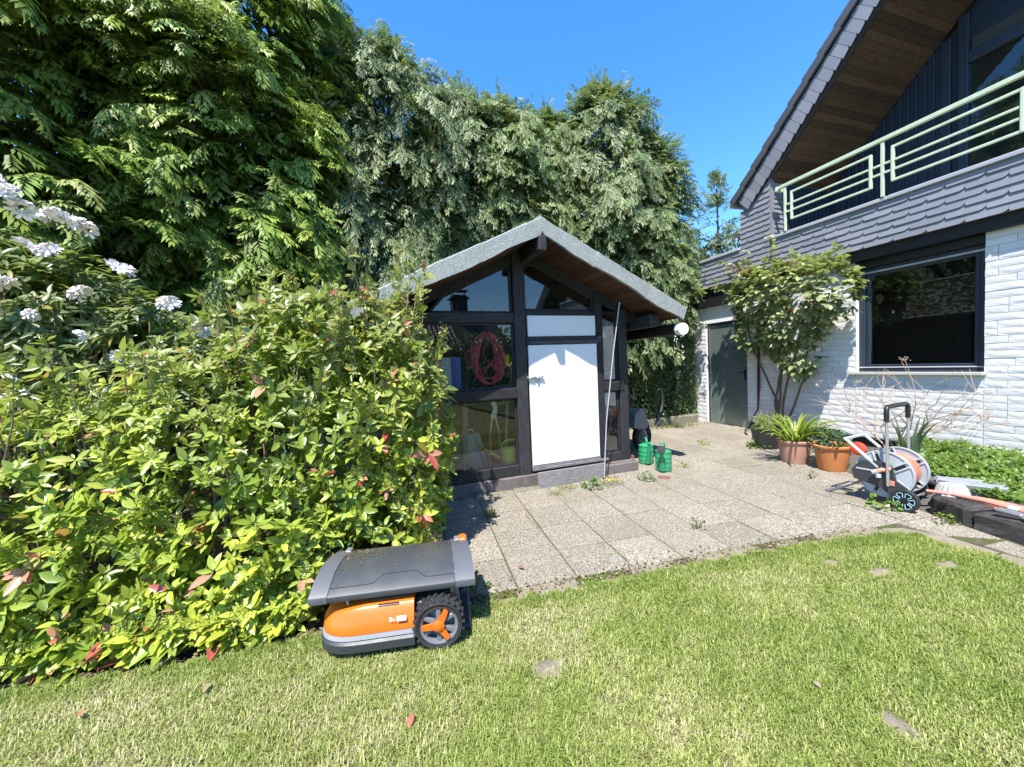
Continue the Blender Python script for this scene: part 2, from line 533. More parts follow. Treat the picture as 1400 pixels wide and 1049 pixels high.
def mat_soil(name, a, b, c3, moss=None, scale=9):
    t = NT(name)
    p = t.wpos()
    n1 = t.noise(p, scale, 6, 0.65)
    c = t.ramp(n1, [(0.3, a), (0.55, b), (0.8, c3)])
    if moss:
        c = t.mix(t.ramp(t.noise(p, scale * 0.4, 5, 0.6), [(0.45, (0, 0, 0)), (0.6, (1, 1, 1))]), c, moss)
    t.principled(c, 0.95, 0, 0.2, t.bump(t.noise(p, scale * 7, 5, 0.7), 0.8, 0.02))
    MAT[name] = t.m
mat_soil('soil', (0.045, 0.034, 0.024), (0.10, 0.078, 0.056), (0.17, 0.14, 0.105))
mat_soil('joint_soil', (0.06, 0.05, 0.035), (0.12, 0.105, 0.07), (0.20, 0.17, 0.12), (0.09, 0.115, 0.02), 14)
mat_soil('lawn_soil', (0.13, 0.12, 0.05), (0.21, 0.19, 0.085), (0.30, 0.25, 0.15), (0.12, 0.15, 0.035), 7)
mat_soil('far_ground', (0.05, 0.07, 0.02), (0.07, 0.095, 0.03), (0.10, 0.11, 0.05), None, 0.8)
mat_soil('gravel', (0.07, 0.062, 0.05), (0.16, 0.145, 0.125), (0.30, 0.28, 0.25), None, 40)
# ================================================================== ground
def sheet(name, poly, z, mat, kind='structure', sub=0, bumpy=0.0):
    bm = bmesh.new()
    vs = [bm.verts.new((p[0], p[1], z)) for p in poly]
    bm.faces.new(vs)
    bmesh.ops.triangulate(bm, faces=bm.faces)
    me = bpy.data.meshes.new(name); bm.to_mesh(me); bm.free()
    me.materials.append(MAT[mat])
    o = place(name, me); o['kind'] = kind
    return o
sheet('ground', [(-400, -400), (400, -400), (400, 400), (-400, 400)], -0.05, 'far_ground')
sheet('soil', [(-8, 1.9), (8, 1.9), (8, 12), (-8, 12)], -0.034, 'soil')
LAWN_EDGE = [(-6, 2.75), (-3.2, 2.62), (-1.84, 2.44), (-1.07, 2.32), (-.43, 2.30), (.47, 2.215), (1.39, 2.145), (2.27, 2.095), (3.0, 2.02), (3.45, 1.95), (3.70, 1.86), (3.775, 1.70), (3.77, 1.31), (3.70, 0.6), (3.6, -1.0), (3.5, -7)]
LAWN_POLY = LAWN_EDGE + [(-9, -7), (-9, 2.8)]
sheet('lawn', LAWN_POLY, -0.004, 'lawn_soil')

# ================================================================== house
HL = Vector((6.5, 3.6, 0))
house = thing('house', 'white brick house with slate clad balcony and dark gabled roof', 'house', HL)
HI = Matrix.Translation(-HL)
def hpart(mb, name, mat, parent=None, smooth=None):
    if parent is None: return mb.build(name, MAT[mat] if isinstance(mat, str) else mat, house, smooth, M=HI)
    return mb.build(name, MAT[mat] if isinstance(mat, str) else mat, parent, smooth)
WX = 6.515
WY0, WY1, WZ0, WZ1 = 2.585, 3.87, 1.06, 2.55
m = MB()
m.box(WX, -3, 0.14, 6.78, WY0, 2.655)
m.box(WX, WY0, 0.14, 6.78, WY1, WZ0)
m.box(WX, WY1, 0.14, 6.78, 5.66, 2.655)
wall = hpart(m, 'wall', 'white_render')
m = MB()
m.box(6.55, -3, -0.03, 6.78, 5.66, 0.139)
hpart(m, 'plinth', 'black_soffit')
m = MB()
m.box(WX, 5.661, 2.10, 6.78, 6.64, 2.44)
m.box(WX, 6.641, -0.03, 6.78, 7.3, 2.44)
gwall = hpart(m, 'garage_wall', 'white_render')

def brick_mesh(L, H, seed):
    r = random.Random(seed)
    ny, nz = max(3, int(L / .07)), 3
    mb = MB(); vs = []; fs = []
    for j in range(nz + 1):
        for i in range(ny + 1):
            e = (i in (0, ny)) or (j in (0, nz))
            y = L * i / ny; z = H * j / nz
            if not e: y += r.uniform(-.012, .012); z += r.uniform(-.008, .008)
            x = .003 + r.uniform(-.001, .001) if e else r.uniform(-.0018, .0014)
            vs.append((x, y, z))
    for j in range(nz):
        for i in range(ny):
            a = j*(ny+1)+i
            fs.append((a, a+ny+1, a+ny+2, a+1))
    n = len(vs)
    ring = [i for i in range(ny+1)] + [(j)*(ny+1)+ny for j in range(1, nz+1)] + [nz*(ny+1)+i for i in range(ny-1, -1, -1)] + [j*(ny+1) for j in range(nz-1, 0, -1)]
    for k in ring: vs.append((0.03, vs[k][1], vs[k][2]))
    for q in range(len(ring)):
        q2 = (q+1) % len(ring)
        fs.append((ring[q], ring[q2], n+q2, n+q))
    mb.add(vs, fs)
    return mb.mesh('brick', MAT['white_brick'])
CH = 0.0835
BL = (0.235, 0.31, 0.39)
BM = {(L, k): brick_mesh(L - .005, CH - .006, k * 7 + int(L * 100)) for L in BL for k in range(3)}
rb = random.Random(3)
def bricks(y0, y1, z0, z1, parent):
    z = z0
    while z + CH * .9 < z1:
        y = y1 - rb.choice((0, .1, .18))
        if y1 - y > 0.02:
            L = y1 - y
            o = place('brick', BM[(BL[0], rb.randrange(3))], parent, (6.5, y, z)); o.scale.y = L / BL[0]
        while y > y0 + 0.01:
            L = rb.choice(BL)
            rem = y - y0
            if rem - L < 0.09: L2 = rem
            else: L2 = L
            base = min(BL, key=lambda b: abs(b - L2))
            o = place('brick', BM[(base, rb.randrange(3))], parent, (6.5 + rb.uniform(-.003, .003), y - L2, z))
            o.scale.y = L2 / base
            y -= L2
        z += CH
bricks(2.02, WY0, 0.16, 2.66, wall)
bricks(WY0, WY1, 0.16, WZ0 - .01, wall)
bricks(WY1, 5.66, 0.16, 2.66, wall)
bricks(6.645, 6.98, 0.0, 2.1, gwall)
# window
m = MB()
fx = 6.585
for a, b, c, d in ((WY0, WZ0, WY0+.07, WZ1), (WY1-.075, WZ0, WY1, WZ1)): m.cbox(fx, a, b, fx+.09, c, d)
m.cbox(fx, WY0+.07, WZ0, fx+.09, WY1-.075, WZ0+.075); m.cbox(fx, WY0+.07, WZ1-.06, fx+.09, WY1-.075, WZ1)
window = hpart(m, 'window', 'blue_frame')
m = MB(); y0, y1, z0, z1 = WY0+.072, WY1-.077, WZ0+.077, WZ1-.062
fx2 = 6.602
for a, b, c, d in ((y0, z0, y0+.045, z1), (y1-.05, z0, y1, z1)): m.cbox(fx2, a, b, fx2+.06, c, d)
m.cbox(fx2, y0+.045, z0, fx2+.06, y1-.05, z0+.05); m.cbox(fx2, y0+.045, z1-.05, fx2+.06, y1-.05, z1)
hpart(m, 'sash', 'blue_frame', window)
m = MB(); m.box(fx2+.028, y0+.046, z0+.051, fx2+.034, y1-.051, z1-.051)
hpart(m, 'pane', 'window_glass', window)
m = MB(); m.cbox(fx-.012, WY0+.005, WZ0+.078, fx+.004, WY1-.005, WZ0+.094)
m.cbox(fx-.012, WY0+.005, WZ1-.075, fx+.004, WY1-.005, WZ1-.05)
hpart(m, 'trim_strip', 'coping_metal', window)
m = MB(); m.cbox(6.535, WY0+.002, WZ1+.002, 6.76, WY1-.002, 2.654)
hpart(m, 'shutter_box', 'black_soffit', window)
m = MB(); M0 = Matrix.Translation((6.43, 0, 1.048)) @ Matrix.Rotation(R(3), 4, 'Y')
m.cbox(0, WY0-.02, 0, 0.155, WY1+.07, 0.042, .006, M0)
hpart(m, 'sill', 'sill_stone', window)
m = MB()
m.box(6.79, 1.9, .3, 9.4, 1.95, 2.66); m.box(6.79, 5.0, .3, 9.4, 5.05, 2.66); m.box(9.4, 1.9, .3, 9.45, 5.05, 2.66)
m.box(6.79, 1.9, .25, 9.45, 5.05, .3); m.box(6.79, 1.9, 2.66, 9.45, 5.05, 2.70)
hpart(m, 'room', 'dark_room')
# garage door of grey metal
t = NT('door_metal')
p_ = t.co()
c_ = t.mix(t.noise(t.scaled(p_, (1, 1, .4)), 2.2, 5, 0.6), (0.16, 0.205, 0.195), (0.29, 0.345, 0.33))
t.principled(c_, t.math('ADD', t.math('MULTIPLY', t.noise(p_, 3, 4), 0.3), 0.12), 0.55, 0.5, t.bump(t.noise(p_, 2.5, 2), 0.05, 0.03))
MAT['door_metal'] = t.m
m = MB(); m.cbox(6.56, 5.675, 0.005, 6.60, 6.625, 2.045, .005)
gd = hpart(m, 'garage_door', 'door_metal')
m = MB(); m.cbox(6.54, 6.615, 0, 6.62, 6.64, 2.10); m.cbox(6.54, 5.661, 0, 6.62, 5.682, 2.10); m.cbox(6.54, 5.683, 2.05, 6.62, 6.614, 2.10)
hpart(m, 'door_frame', 'blue_frame', gd)
m = MB(); m.cbox(6.548, 5.72, .93, 6.559, 5.77, 1.13); m.bar((6.55, 5.745, 1.075), (6.50, 5.745, 1.075), .02, .02); m.bar((6.505, 5.735, 1.075), (6.505, 5.87, 1.075), .018, .018)
hpart(m, 'door_handle', 'black_plastic', gd)
m = MB(); m.box(6.615, 5.662, 0, 6.77, 6.639, 2.099)
hpart(m, 'garage_inside', 'dark_room')

# fascia behind its slates, coping, underside
FX = 6.352
m = MB(); m.box(FX+.034, -3, 2.802, 6.9, 7.3, 3.345)
fascia = hpart(m, 'balcony_fascia', 'slate')
m = MB(); m.box(6.42, -3, 2.657, 6.80, 5.66, 2.80); m.box(6.42, 5.661, 2.442, 6.80, 7.3, 2.80)
hpart(m, 'underside', 'black_soffit')
for a, b in ((-3, 1.2), (1.203, 3.4), (3.403, 5.04), (5.64, 7.3)):
    m = MB(); m.cbox(FX-.022, a, 3.347, 6.56, b, 3.398, .008)
    hpart(m, 'coping', 'coping_metal')
def slate_mesh(w, h, seed=0, notch=True):
    r = random.Random(seed)
    # local: y along wall away, z up, x outward is -x ; as seen, picture right is -y
    if notch:
        pl = [(0.0, .026), (-.003, .024), (-.013, .002), (-.020, 0), (-w+.050, 0), (-w+.030, .005), (-w+.013, .014), (-w+.002, .027), (-w+.002, h), (0, h)]
    else:
        pl = [(0, 0), (-w+.003, 0), (-w+.003, h), (0, h)]
    mb = MB()
    n = len(pl); th = .005
    def X(z): return .020 * z / h
    vs = [(X(z), y, z) for y, z in pl] + [(X(z) + th, y, z) for y, z in pl]
    fs = [tuple(range(n)), tuple(range(2*n-1, n-1, -1))] + [(k, n+k, n+(k+1) % n, (k+1) % n) for k in range(n)]
    mb.add(vs, fs)
    return mb.mesh('shingle', MAT['slate'])
SW, SE = 0.33, 0.0925
SM = slate_mesh(SW, .128)
rs = random.Random(5)
SMC = {}
def slates(y_hi, y_lo_fn, z0, z1, parent, y_lo=None):
    k = 0; z = z0
    while z < z1 - .02:
        y = y_hi
        off = (k % 2) * SW * .5
        yy = y_hi - (SW * .5 if k % 2 else SW)
        start = y_hi
        lo = y_lo_fn(z) if y_lo_fn else y_lo
        hi_cut = y_hi
        edges = [y_hi]
        e = y_hi - (SW * .5 if k % 2 else SW)
        while e > lo + .03: edges.append(e); e -= SW
        edges.append(lo)
        for a, b in zip(edges[:-1], edges[1:]):
            wdt = round(a - b, 3)
            if wdt < .04: continue
            if wdt not in SMC: SMC[wdt] = slate_mesh(wdt, .128, notch=wdt > .13)
            place('shingle', SMC[wdt], parent, (FX + rs.uniform(-.0015, .0015), a, z))
        z += SE; k += 1
slates(6.98, None, 2.80, 3.345, fascia, 1.98)
# upper corner wall between balcony and eave
SLOPE = Vector((0, -.7215, .6925)); NRM = Vector((0, -.6925, -.7215))
def SP(x, t, n): return Vector((x, 5.72, 4.295)) * Vector((1, 1, 1)) + SLOPE * t + NRM * n
def z_roof(y, n):  # height of roof line n below the top at given y
    t = (5.72 - .6925 * n - y) / .7215
    return 4.295 + .6925 * t - .7215 * n
m = MB()
poly = [(5.63, 3.399), (5.04, 3.399), (5.04, z_roof(5.04, .3)), (5.63, z_roof(5.63, .3))]
F = Matrix(((0, 0, 1, 0), (1, 0, 0, 0), (0, 1, 0, 0), (0, 0, 0, 1)))
m.prism(poly, FX+.034, 6.46, F)
corner = hpart(m, 'corner_wall', 'slate')
z = 3.345 + .012; k = 0
while z < z_roof(5.04, .33):
    ylo = 5.04
    yhi = 5.63 if z + .12 < z_roof(5.63, .2) else max(5.04, 5.72 - .6925*.26 - (z + .09 - 4.295 + .7215*.26) / .6925 * .7215)
    yhi = min(5.63, yhi)
    e = [yhi] + ([yhi - .165] if k % 2 and yhi - ylo > .3 else [])
    while e[-1] - SW > ylo + .05: e.append(e[-1] - SW)
    e.append(ylo)
    for a, b in zip(e[:-1], e[1:]):
        wdt = round(a - b, 3)
        if wdt < .05: continue
        if wdt not in SMC: SMC[wdt] = slate_mesh(wdt, .128, notch=wdt > .13)
        place('shingle', SMC[wdt], corner, (FX + rs.uniform(-.0015, .0015), a, z))
    z += SE; k += 1
# recess side wall with lapped boards
m = MB(); m.prism([(6.461, 3.30), (7.9, 3.30), (7.9, z_roof(5.06, .42)), (6.461, z_roof(5.06, .42))], -5.16, -5.062, Matrix(((1, 0, 0, 0), (0, 0, -1, 0), (0, 1, 0, 0), (0, 0, 0, 1))))
rw = hpart(m, 'recess_wall', 'slate')
lap = MB(); lap.add([(0, 0, 0), (.25, 0, 0), (.25, .02, .1), (0, .02, .1), (0, .012, 0), (.25, .012, 0), (.25, .03, .1), (0, .03, .1)], [(0, 1, 2, 3), (7, 6, 5, 4), (0, 4, 5, 1), (1, 5, 6, 2), (2, 6, 7, 3), (3, 7, 4, 0)])
lapm = lap.mesh('shingle', MAT['slate'])
for k in range(9): place('shingle', lapm, rw, (6.415, 5.038, 3.40 + k * .083))
mb = MB(); mb.cbox(0, 0, 0, .094, .02, z_roof(5.06, .44) - 3.14, .005); nvm = mb.mesh('plank', MAT['navy_cladding'])
for k in range(12): place('plank', nvm, rw, (6.67 + k * .099, 5.035, 3.13))
# balcony floor and back wall
m = MB(); m.box(6.561, -3, 3.05, 7.9, 5.06, 3.12)
hpart(m, 'balcony_floor', 'stone_grey')
BX = 7.85
m = MB(); m.prism([(5.05, 3.12), (-2.9, 3.12), (-2.9, 7.0), (1.0, z_roof(1.0, .45)), (5.05, z_roof(5.05, .45))], BX+.03, BX+.08, F)
back = hpart(m, 'balcony_wall', 'navy_cladding')
CB = {}
y = 5.04
while y > 3.60:
    key = round(y, 2)
    zt = z_roof(y - .09, .43)
    mb = MB(); mb.cbox(0, -.094, 0, .022, 0, zt - 3.13 - .005, .006)
    place('plank', mb.mesh('plank', MAT['navy_cladding']), back, (BX + .006, y, 3.13))
    y -= .1
# glazed door, posts and header
yp = [3.575, 3.47, 3.38, 3.28]
m = MB()
m.cbox(BX-.02, yp[1], 3.13, BX+.028, yp[0], z_roof(yp[0], .44)); m.cbox(BX-.05, yp[3], 3.13, BX+.028, yp[2], z_roof(yp[2], .44))
hpart(m, 'door_post', 'blue_frame')
m = MB(); m.cbox(BX-.05, -2.5, 5.26, BX+.028, yp[3]-.002, 5.41)
hpart(m, 'header_beam', 'blue_frame')
m = MB(); m.cbox(BX-.03, 1.2, 3.13, BX+.02, yp[3]-.004, 3.20); m.cbox(BX-.03, 1.2, 3.202, BX+.02, 1.28, 5.255)
bdoor = hpart(m, 'balcony_door', 'blue_frame')
m = MB(); m.box(BX-.004, 1.285, 3.205, BX+.002, yp[3]-.006, 5.257)
hpart(m, 'pane', 'window_glass', bdoor)
m = MB(); m.box(BX+.022, 1.28, 3.2, BX+.026, yp[3]-.01, 5.6)
hpart(m, 'dark_backing', 'dark_room', bdoor)
# roof body, verge slates, verge tiles, soffit planks
TL = 6.6
m = MB()
pl = [SP(0, -.02, .03), SP(0, TL, .03), SP(0, TL, .41), SP(0, .16, .41)]
m.prism([(p.y, p.z) for p in pl], 6.345, 12.0, F)
ridge = SP(0, TL, .03)
m.prism([(ridge.y, ridge.z), (ridge.y - 6, ridge.z - 5.7), (ridge.y - 6, ridge.z - 6.25), (ridge.y, ridge.z - .52)], 6.345, 12.0, F)
roof = hpart(m, 'roof', 'roof_tile')
pl = [(0, 0), (.128, 0), (.128, .245), (.105, .27), (.03, .283), (0, .283)]
mb = MB(); Fs = Matrix(((0, 0, 1, 0), (SLOPE.y, NRM.y, 0, 0), (SLOPE.z, NRM.z, 0, 0), (0, 0, 0, 1)))
mb.prism(pl, -.012, -.003, Fs)
vsm = mb.mesh('shingle', MAT['slate'])
t_ = .015; k = 0
while t_ < 4.6:
    o = place('shingle', vsm, roof, SP(6.33 - .004 * (k % 2), t_, .125)); o.rotation_euler = (0, 0, R(-1.6))
    t_ += .133; k += 1
mb = MB()
mb.prism([(0, -.022), (.322, .008), (.322, .118), (0, .098)], -.085, -.045, Fs); mb.prism([(0, -.012), (.33, .004), (.33, .03), (0, .018)], -.0449, .3, Fs)
vtm = mb.mesh('tile', MAT['verge_tile'])
t_ = -.06
while t_ < 4.9:
    place('tile', vtm, roof, SP(6.35, t_, 0)); t_ += .31
m = MB(); m.box(6.30, 5.70, 4.20, 6.36, 5.78, 4.29); m.tube([(6.32, 5.79, 4.225), (12, 5.79, 4.225)], .055, 10)
hpart(m, 'eave_gutter', 'coping_metal')
pm = MB(); pm.prism([(0, 0), (.092, 0), (.092, .016), (0, .016)], 0, 1.42, Fs)
plm = pm.mesh('plank', MAT['soffit_timber'])
for k in range(48):
    place('plank', plm, roof, SP(6.42, .40 + k * .0945, .412 + .003 * (k % 2)))
# railing
m = MB()
m.bar((FX-.02, 4.87, 4.135), (FX-.02, -2.5, 4.135), .045, .05)
m.cbox(FX-.06, 4.86, 4.08, FX+.10, 4.90, 4.155)
rail = hpart(m, 'railing', 'railing_paint')
for yp_ in (4.755, 3.445, 2.135, .83):
    m = MB(); m.cbox(FX-.035, yp_-.02, 3.399, FX-.005, yp_+.02, 4.108)
    hpart(m, 'railing_post', 'railing_paint', rail)
    m = MB(); a, b = yp_ - .115, yp_ - 1.185
    for z in (3.565, 3.985): m.bar((FX-.03, a, z), (FX-.03, b, z), .026, .03)
    for y in (a, b): m.cbox(FX-.05, y-.017, 3.55, FX-.012, y+.017, 4.0)
    hpart(m, 'railing_frame', 'railing_paint', rail)
    m = MB()
    for z in (3.70, 3.815):
        m.bar((FX-.028, yp_-.021, z), (FX-.028, a+.018, z), .022, .028); m.bar((FX-.03, a-.018, z), (FX-.03, b+.018, z), .022, .028); m.bar((FX-.028, b-.018, z), (FX-.028, yp_-1.29, z), .022, .028)
    hpart(m, 'railing_bar', 'railing_paint', rail)
# flat garage roof
m = MB(); m.box(6.57, 5.64, 3.22, 11, 7.3, 3.30); m.box(6.781, 7.15, 0, 11, 7.3, 3.2)
hpart(m, 'garage_roof', 'stone_grey')
# the far walls of the house (close its volume)
m = MB(); m.box(12, -6, 0, 12.2, 5.6, 7.5); m.box(6.79, -3.2, 0, 12, -3.0, 7.0); m.box(6.79, 5.50, 0, 12, 5.63, 4.1)
hpart(m, 'outer_wall', 'white_render')
# ================================================================== garden shed
SO = Vector((1.95, 4.2, 0)); SA = R(3.0)
shed = thing('garden_shed', 'small black timber shed with white door and grey felt gable roof', 'shed', SO, SA)
def spart(mb, name, mat, parent=None, smooth=None): return mb.build(name, MAT[mat] if isinstance(mat, str) else mat, parent or shed, smooth)
XL, XR, XC, DP = -1.70, .954, -.42, 2.1
ROT_S = Matrix.Rotation(SA, 4, 'Z')
def shed_w(x, y, z): return SO + (ROT_S @ Vector((x, y, z)))
m = MB(); m.cbox(XL-.02, -.03, -.03, XR+.055, DP, .138, .012)
spart(m, 'plinth', 'plinth')
m = MB(); m.cbox(.56, -.075, -.03, 1.03, -.031, .12, .012)
spart(m, 'plinth_board', 'plinth')
# row of small edging stones in front of the plinth
m = MB()
for k in range(9):
    a = -1.62 + k * .155
    m.cbox(a, -.15 + random.uniform(-.01, .01), -.04, a + .145, -.04, .012 + random.uniform(-.004, .012), .015)
spart(m, 'edging', 'mossy_concrete')
def zr(x): return 2.887 - .478 * abs(x - XC)      # top of roof
TH = .152
for a, b, y0, y1 in ((XL, XL+.13, -.01, .12), (XR-.125, XR, -.01, .12), (-.567, -.43, -.015, .12), (.49, .60, -.012, .12), (XL, XL+.12, DP-.12, DP), (XR-.12, XR, DP-.12, DP)):
    m = MB()
    mid = (a + b) / 2
    m.cbox(a, y0, .139, b, y1, (zr(a if a < XC else b) - TH - .02), .008)
    spart(m, 'post', 'black_timber')
m = MB(); m.cbox(XL+.131, -.004, .139, -.568, .11, .262, .008); spart(m, 'rail', 'black_rail')
m = MB(); m.cbox(.601, -.004, .139, XR-.126, .11, .25, .008); spart(m, 'rail', 'black_rail')
m = MB(); m.cbox(XL+.131, -.022, 1.03, -.568, .11, 1.15, .008); spart(m, 'rail', 'black_rail')
m = MB(); m.cbox(.601, -.022, 1.03, XR-.07, .11, 1.15, .008); spart(m, 'rail', 'black_rail')
m = MB(); m.cbox(XL+.131, -.006, 1.885, -.568, .11, 1.995, .008); spart(m, 'rail', 'black_rail')
m = MB(); m.cbox(-.429, -.004, 1.966, .489, .11, 2.02, .006); spart(m, 'rail', 'black_rail')
m = MB(); m.cbox(-.429, -.03, 1.625, .53, .10, 1.718, .008)
hdr = spart(m, 'door_header', 'black_rail')
m = MB(); m.cbox(-.40, -.04, 1.632, .51, -.031, 1.672, .003); m.cbox(.50, -.045, 1.645, .55, -.032, 1.72, .004)
spart(m, 'sliding_bolt', 'dark_plastic', hdr)
m = MB(); m.cbox(-.405, -.014, 1.722, .489, .02, 1.962, .003)
spart(m, 'white_board', 'white_panel')
# door
m = MB(); m.cbox(-.418, -.034, .236, .486, -.006, 1.622, .004)
door = spart(m, 'door', 'white_panel')
m = MB()
m.cbox(-.455, -.055, 1.245, -.35, -.036, 1.268, .004)
for k in range(6): m.ball((-.42 + .03 * k, -.052 - .006 * (k % 2), 1.258 + .008 * ((k * 7) % 3 - 1)), .018, 8)
m.tube([(-.33, -.05, 1.25), (-.315, -.056, 1.215), (-.325, -.05, 1.185)], .006, 6)
spart(m, 'latch', 'silver', door)
m = MB(); m.cbox(-.418, -.032, .168, .50, .05, .232, .006); m.cbox(-.25, -.05, .176, .60, -.033, .206, .004)
for k in range(4): m.cbox(-.05 + k * .16, -.056, .178, -.035 + k * .16, -.051, .226, .002)
spart(m, 'door_ledge', 'grey_timber')
m = MB(); Mt = Matrix.Translation((-.405, -.125, -.03)) @ Matrix.Rotation(R(-7), 4, 'X')
m.cbox(0, -.03, 0, .90, 0, .205, .006, Mt)
step = spart(m, 'step_board', 'grey_timber')
m = MB()
for x in (.05, .44, .86):
    for z in (.05, .16): m.lathe([(.001, -.002), (.007, -.001), (.007, .001)], 6, Mt @ Matrix.Translation((x, -.031, z)) @ Matrix.Rotation(R(90), 4, 'X'), 0, True)
spart(m, 'nail', 'black_plastic', step)
# panes with their thin frames
def pane(x0, x1, z0, z1, fr=.022):
    m = MB(); y0, y1 = .03, .06
    m.cbox(x0, y0, z0, x0+fr, y1, z1, .003); m.cbox(x1-fr, y0, z0, x1, y1, z1, .003)
    m.cbox(x0+fr, y0, z0, x1-fr, y1, z0+fr, .003); m.cbox(x0+fr, y0, z1-fr, x1-fr, y1, z1, .003)
    f = spart(m, 'window_frame', 'black_rail')
    m = MB(); m.box(x0+fr, .043, z0+fr, x1-fr, .047, z1-fr)
    spart(m, 'pane', 'shed_glass', f)
pane(XL+.131, -.569, .263, 1.029); pane(XL+.131, -.569, 1.151, 1.884)
pane(.602, XR-.127, .251, 1.029); pane(.602, XR-.127, 1.151, 2.02)
def tri_pane(poly):
    m = MB(); Fz = Matrix(((1, 0, 0, 0), (0, 0, -1, 0), (0, 1, 0, 0), (0, 0, 0, 1)))
    m.prism(poly, -.047, -.043, Fz)
    o = spart(m, 'pane', 'shed_glass')
    m = MB()
    n = len(poly)
    for k in range(n):
        a = Vector((poly[k][0], .045, poly[k][1])); b = Vector((poly[(k+1) % n][0], .045, poly[(k+1) % n][1]))
        m.bar(a, b, .03, .026, (0, 1, 0))
    spart(m, 'window_frame', 'black_rail', o)
zi = lambda x: zr(x) - TH - .125
tri_pane([(XL+.20, 2.0), (-.585, 2.0), (-.585, zi(-.585)), (XL+.35, zi(XL+.35))])
tri_pane([(-.415, 2.03), (.485, 2.03), (.485, zi(.485)), (-.30, zi(-.30)), (-.415, zi(-.30) - .02)])
m = MB()
for s_ in (-1, 1):
    xe = XC + s_ * 1.32
    a, b = Vector((XC, .0, zr(XC) - TH - .012)), Vector((xe, .0, zr(xe) - TH - .012))
    m.prism([(a.x, a.z), (b.x, b.z), (b.x, b.z - .11), (a.x, a.z - .11)], -.07, -.012 - .002 * s_, Matrix(((1, 0, 0, 0), (0, 0, -1, 0), (0, 1, 0, 0), (0, 0, 0, 1))))
spart(m, 'gable_rafter', 'black_rail')
m = MB(); m.cbox(-.567, -.016, 1.9, -.43, .11, zr(-.5) - TH - .015, .008)
spart(m, 'king_post', 'black_timber')
# ridge beam, purlins, back rafters
m = MB(); m.cbox(XC-.045, -.53, 2.54, XC+.045, DP+.2, 2.70, .014); spart(m, 'ridge_beam', 'black_rail')
m = MB(); m.cbox(XR+.10, -.33, zr(XR+.24)-TH-.17, XR+.24, DP+.2, zr(XR+.24)-TH-.02, .012); spart(m, 'purlin', 'black_rail')
m = MB(); m.cbox(XL-.24, -.33, zr(XL-.24)-TH-.17, XL-.10, DP+.2, zr(XL-.24)-TH-.02, .012); spart(m, 'purlin', 'black_rail')
m = MB(); m.bar((XR-.02, .05, 1.93), (XR+.16, .05, 1.97), .10, .14); spart(m, 'bracket', 'black_rail')
# side and back walls of vertical boards
for side, x0, x1 in (('r', XR-.03, XR-.005), ('l', XL+.005, XL+.03)):
    y = .125
    while y < DP - .13:
        m = MB(); m.cbox(x0, y, .139, x1, y + .155, zr(x1 if x1 > 0 else x0) - TH - .02, .005)
        if side == 'r' or y > 0.1: spart(m, 'plank', 'black_timber')
        y += .16
x = XL + .13
while x < XR - .14:
    m = MB(); m.cbox(x, DP-.04, .139, x + .155, DP-.01, zr(x if x < XC else x+.155) - TH - .02, .005)
    spart(m, 'plank', 'black_timber')
    x += .16
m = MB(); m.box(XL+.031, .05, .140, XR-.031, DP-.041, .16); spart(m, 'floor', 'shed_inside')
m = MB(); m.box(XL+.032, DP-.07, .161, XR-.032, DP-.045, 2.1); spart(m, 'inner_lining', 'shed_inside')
# roof: sheets of mineral felt over boards
Y0, Y1 = -.50, DP + .25
HW = 1.86
roof_s = None
def roofpoly(a, b, top, thick, s_):
    xa, xb = XC + s_ * a, XC + s_ * b
    return [(xa, zr(xa) + top), (xb, zr(xb) + top), (xb - s_ * thick * .43, zr(xb) + top - thick), (xa - s_ * thick * .43 if a > .05 else xa, zr(xa) + top - thick)]
Fz = Matrix(((1, 0, 0, 0), (0, 0, -1, 0), (0, 1, 0, 0), (0, 0, 0, 1)))
m = MB()
for s_ in (-1, 1): m.prism(roofpoly(0.001, HW - .03, -.035, TH - .05, s_), -Y1 + .01, -Y0 - .02 - .001 * (s_ > 0), Fz)
roof_s = spart(m, 'roof', 'black_rail')
rf = random.Random(8)
for s_ in (-1, 1):
    for a, b, up in ((.0, .66, .0), (.655, 1.30, .004), (1.295, HW, .0)):
        mb = MB(); N = 9
        lo = []; hi = []
        for i in range(N + 1):
            d = a + (b - a) * i / N; x = XC + s_ * d
            hi.append((x, zr(x) + up + rf.uniform(-.004, .004)))
            lo.append((x - s_ * .055 * (1 if d > .05 else 0), zr(x) + up - TH + .012 * math.sin(d * 7 + s_) + rf.uniform(-.006, .006)))
        mid = [(x, z - .03) for x, z in hi]
        n1 = N + 1
        vs = [(x, Y1, z) for x, z in hi] + [(x, Y0, z) for x, z in hi] + [(x, Y0 - .012 - up, z - .012) for x, z in hi] + [(x, Y0 - .014 - up, z) for x, z in lo] + [(x, Y0 + .02, z) for x, z in lo] + [(x, Y0 + .02, z) for x, z in mid] + [(x, Y1, z) for x, z in mid]
        fs = []
        for r_ in range(7):
            r2 = (r_ + 1) % 7
            for i in range(N): fs.append((r_*n1+i, r_*n1+i+1, r2*n1+i+1, r2*n1+i))
        fs.append(tuple(r_*n1 for r_ in range(7))); fs.append(tuple(r_*n1+N for r_ in range(6, -1, -1)))
        mb.add(vs, fs)
        bmx = mb.mesh('felt_sheet', MAT['roof_felt'])
        bb = bmesh.new(); bb.from_mesh(bmx); bmesh.ops.recalc_face_normals(bb, faces=bb.faces); bb.to_mesh(bmx); bb.free()
        place('felt_sheet', bmx, roof_s)
m = MB(); m.prism([(XC-.06, zr(XC)-.012), (XC, zr(XC)+.03), (XC+.075, zr(XC)-.012), (XC, zr(XC)-.05)], -Y1, -Y0-.03, Fz)
spart(m, 'ridge_cap', 'roof_felt', roof_s)
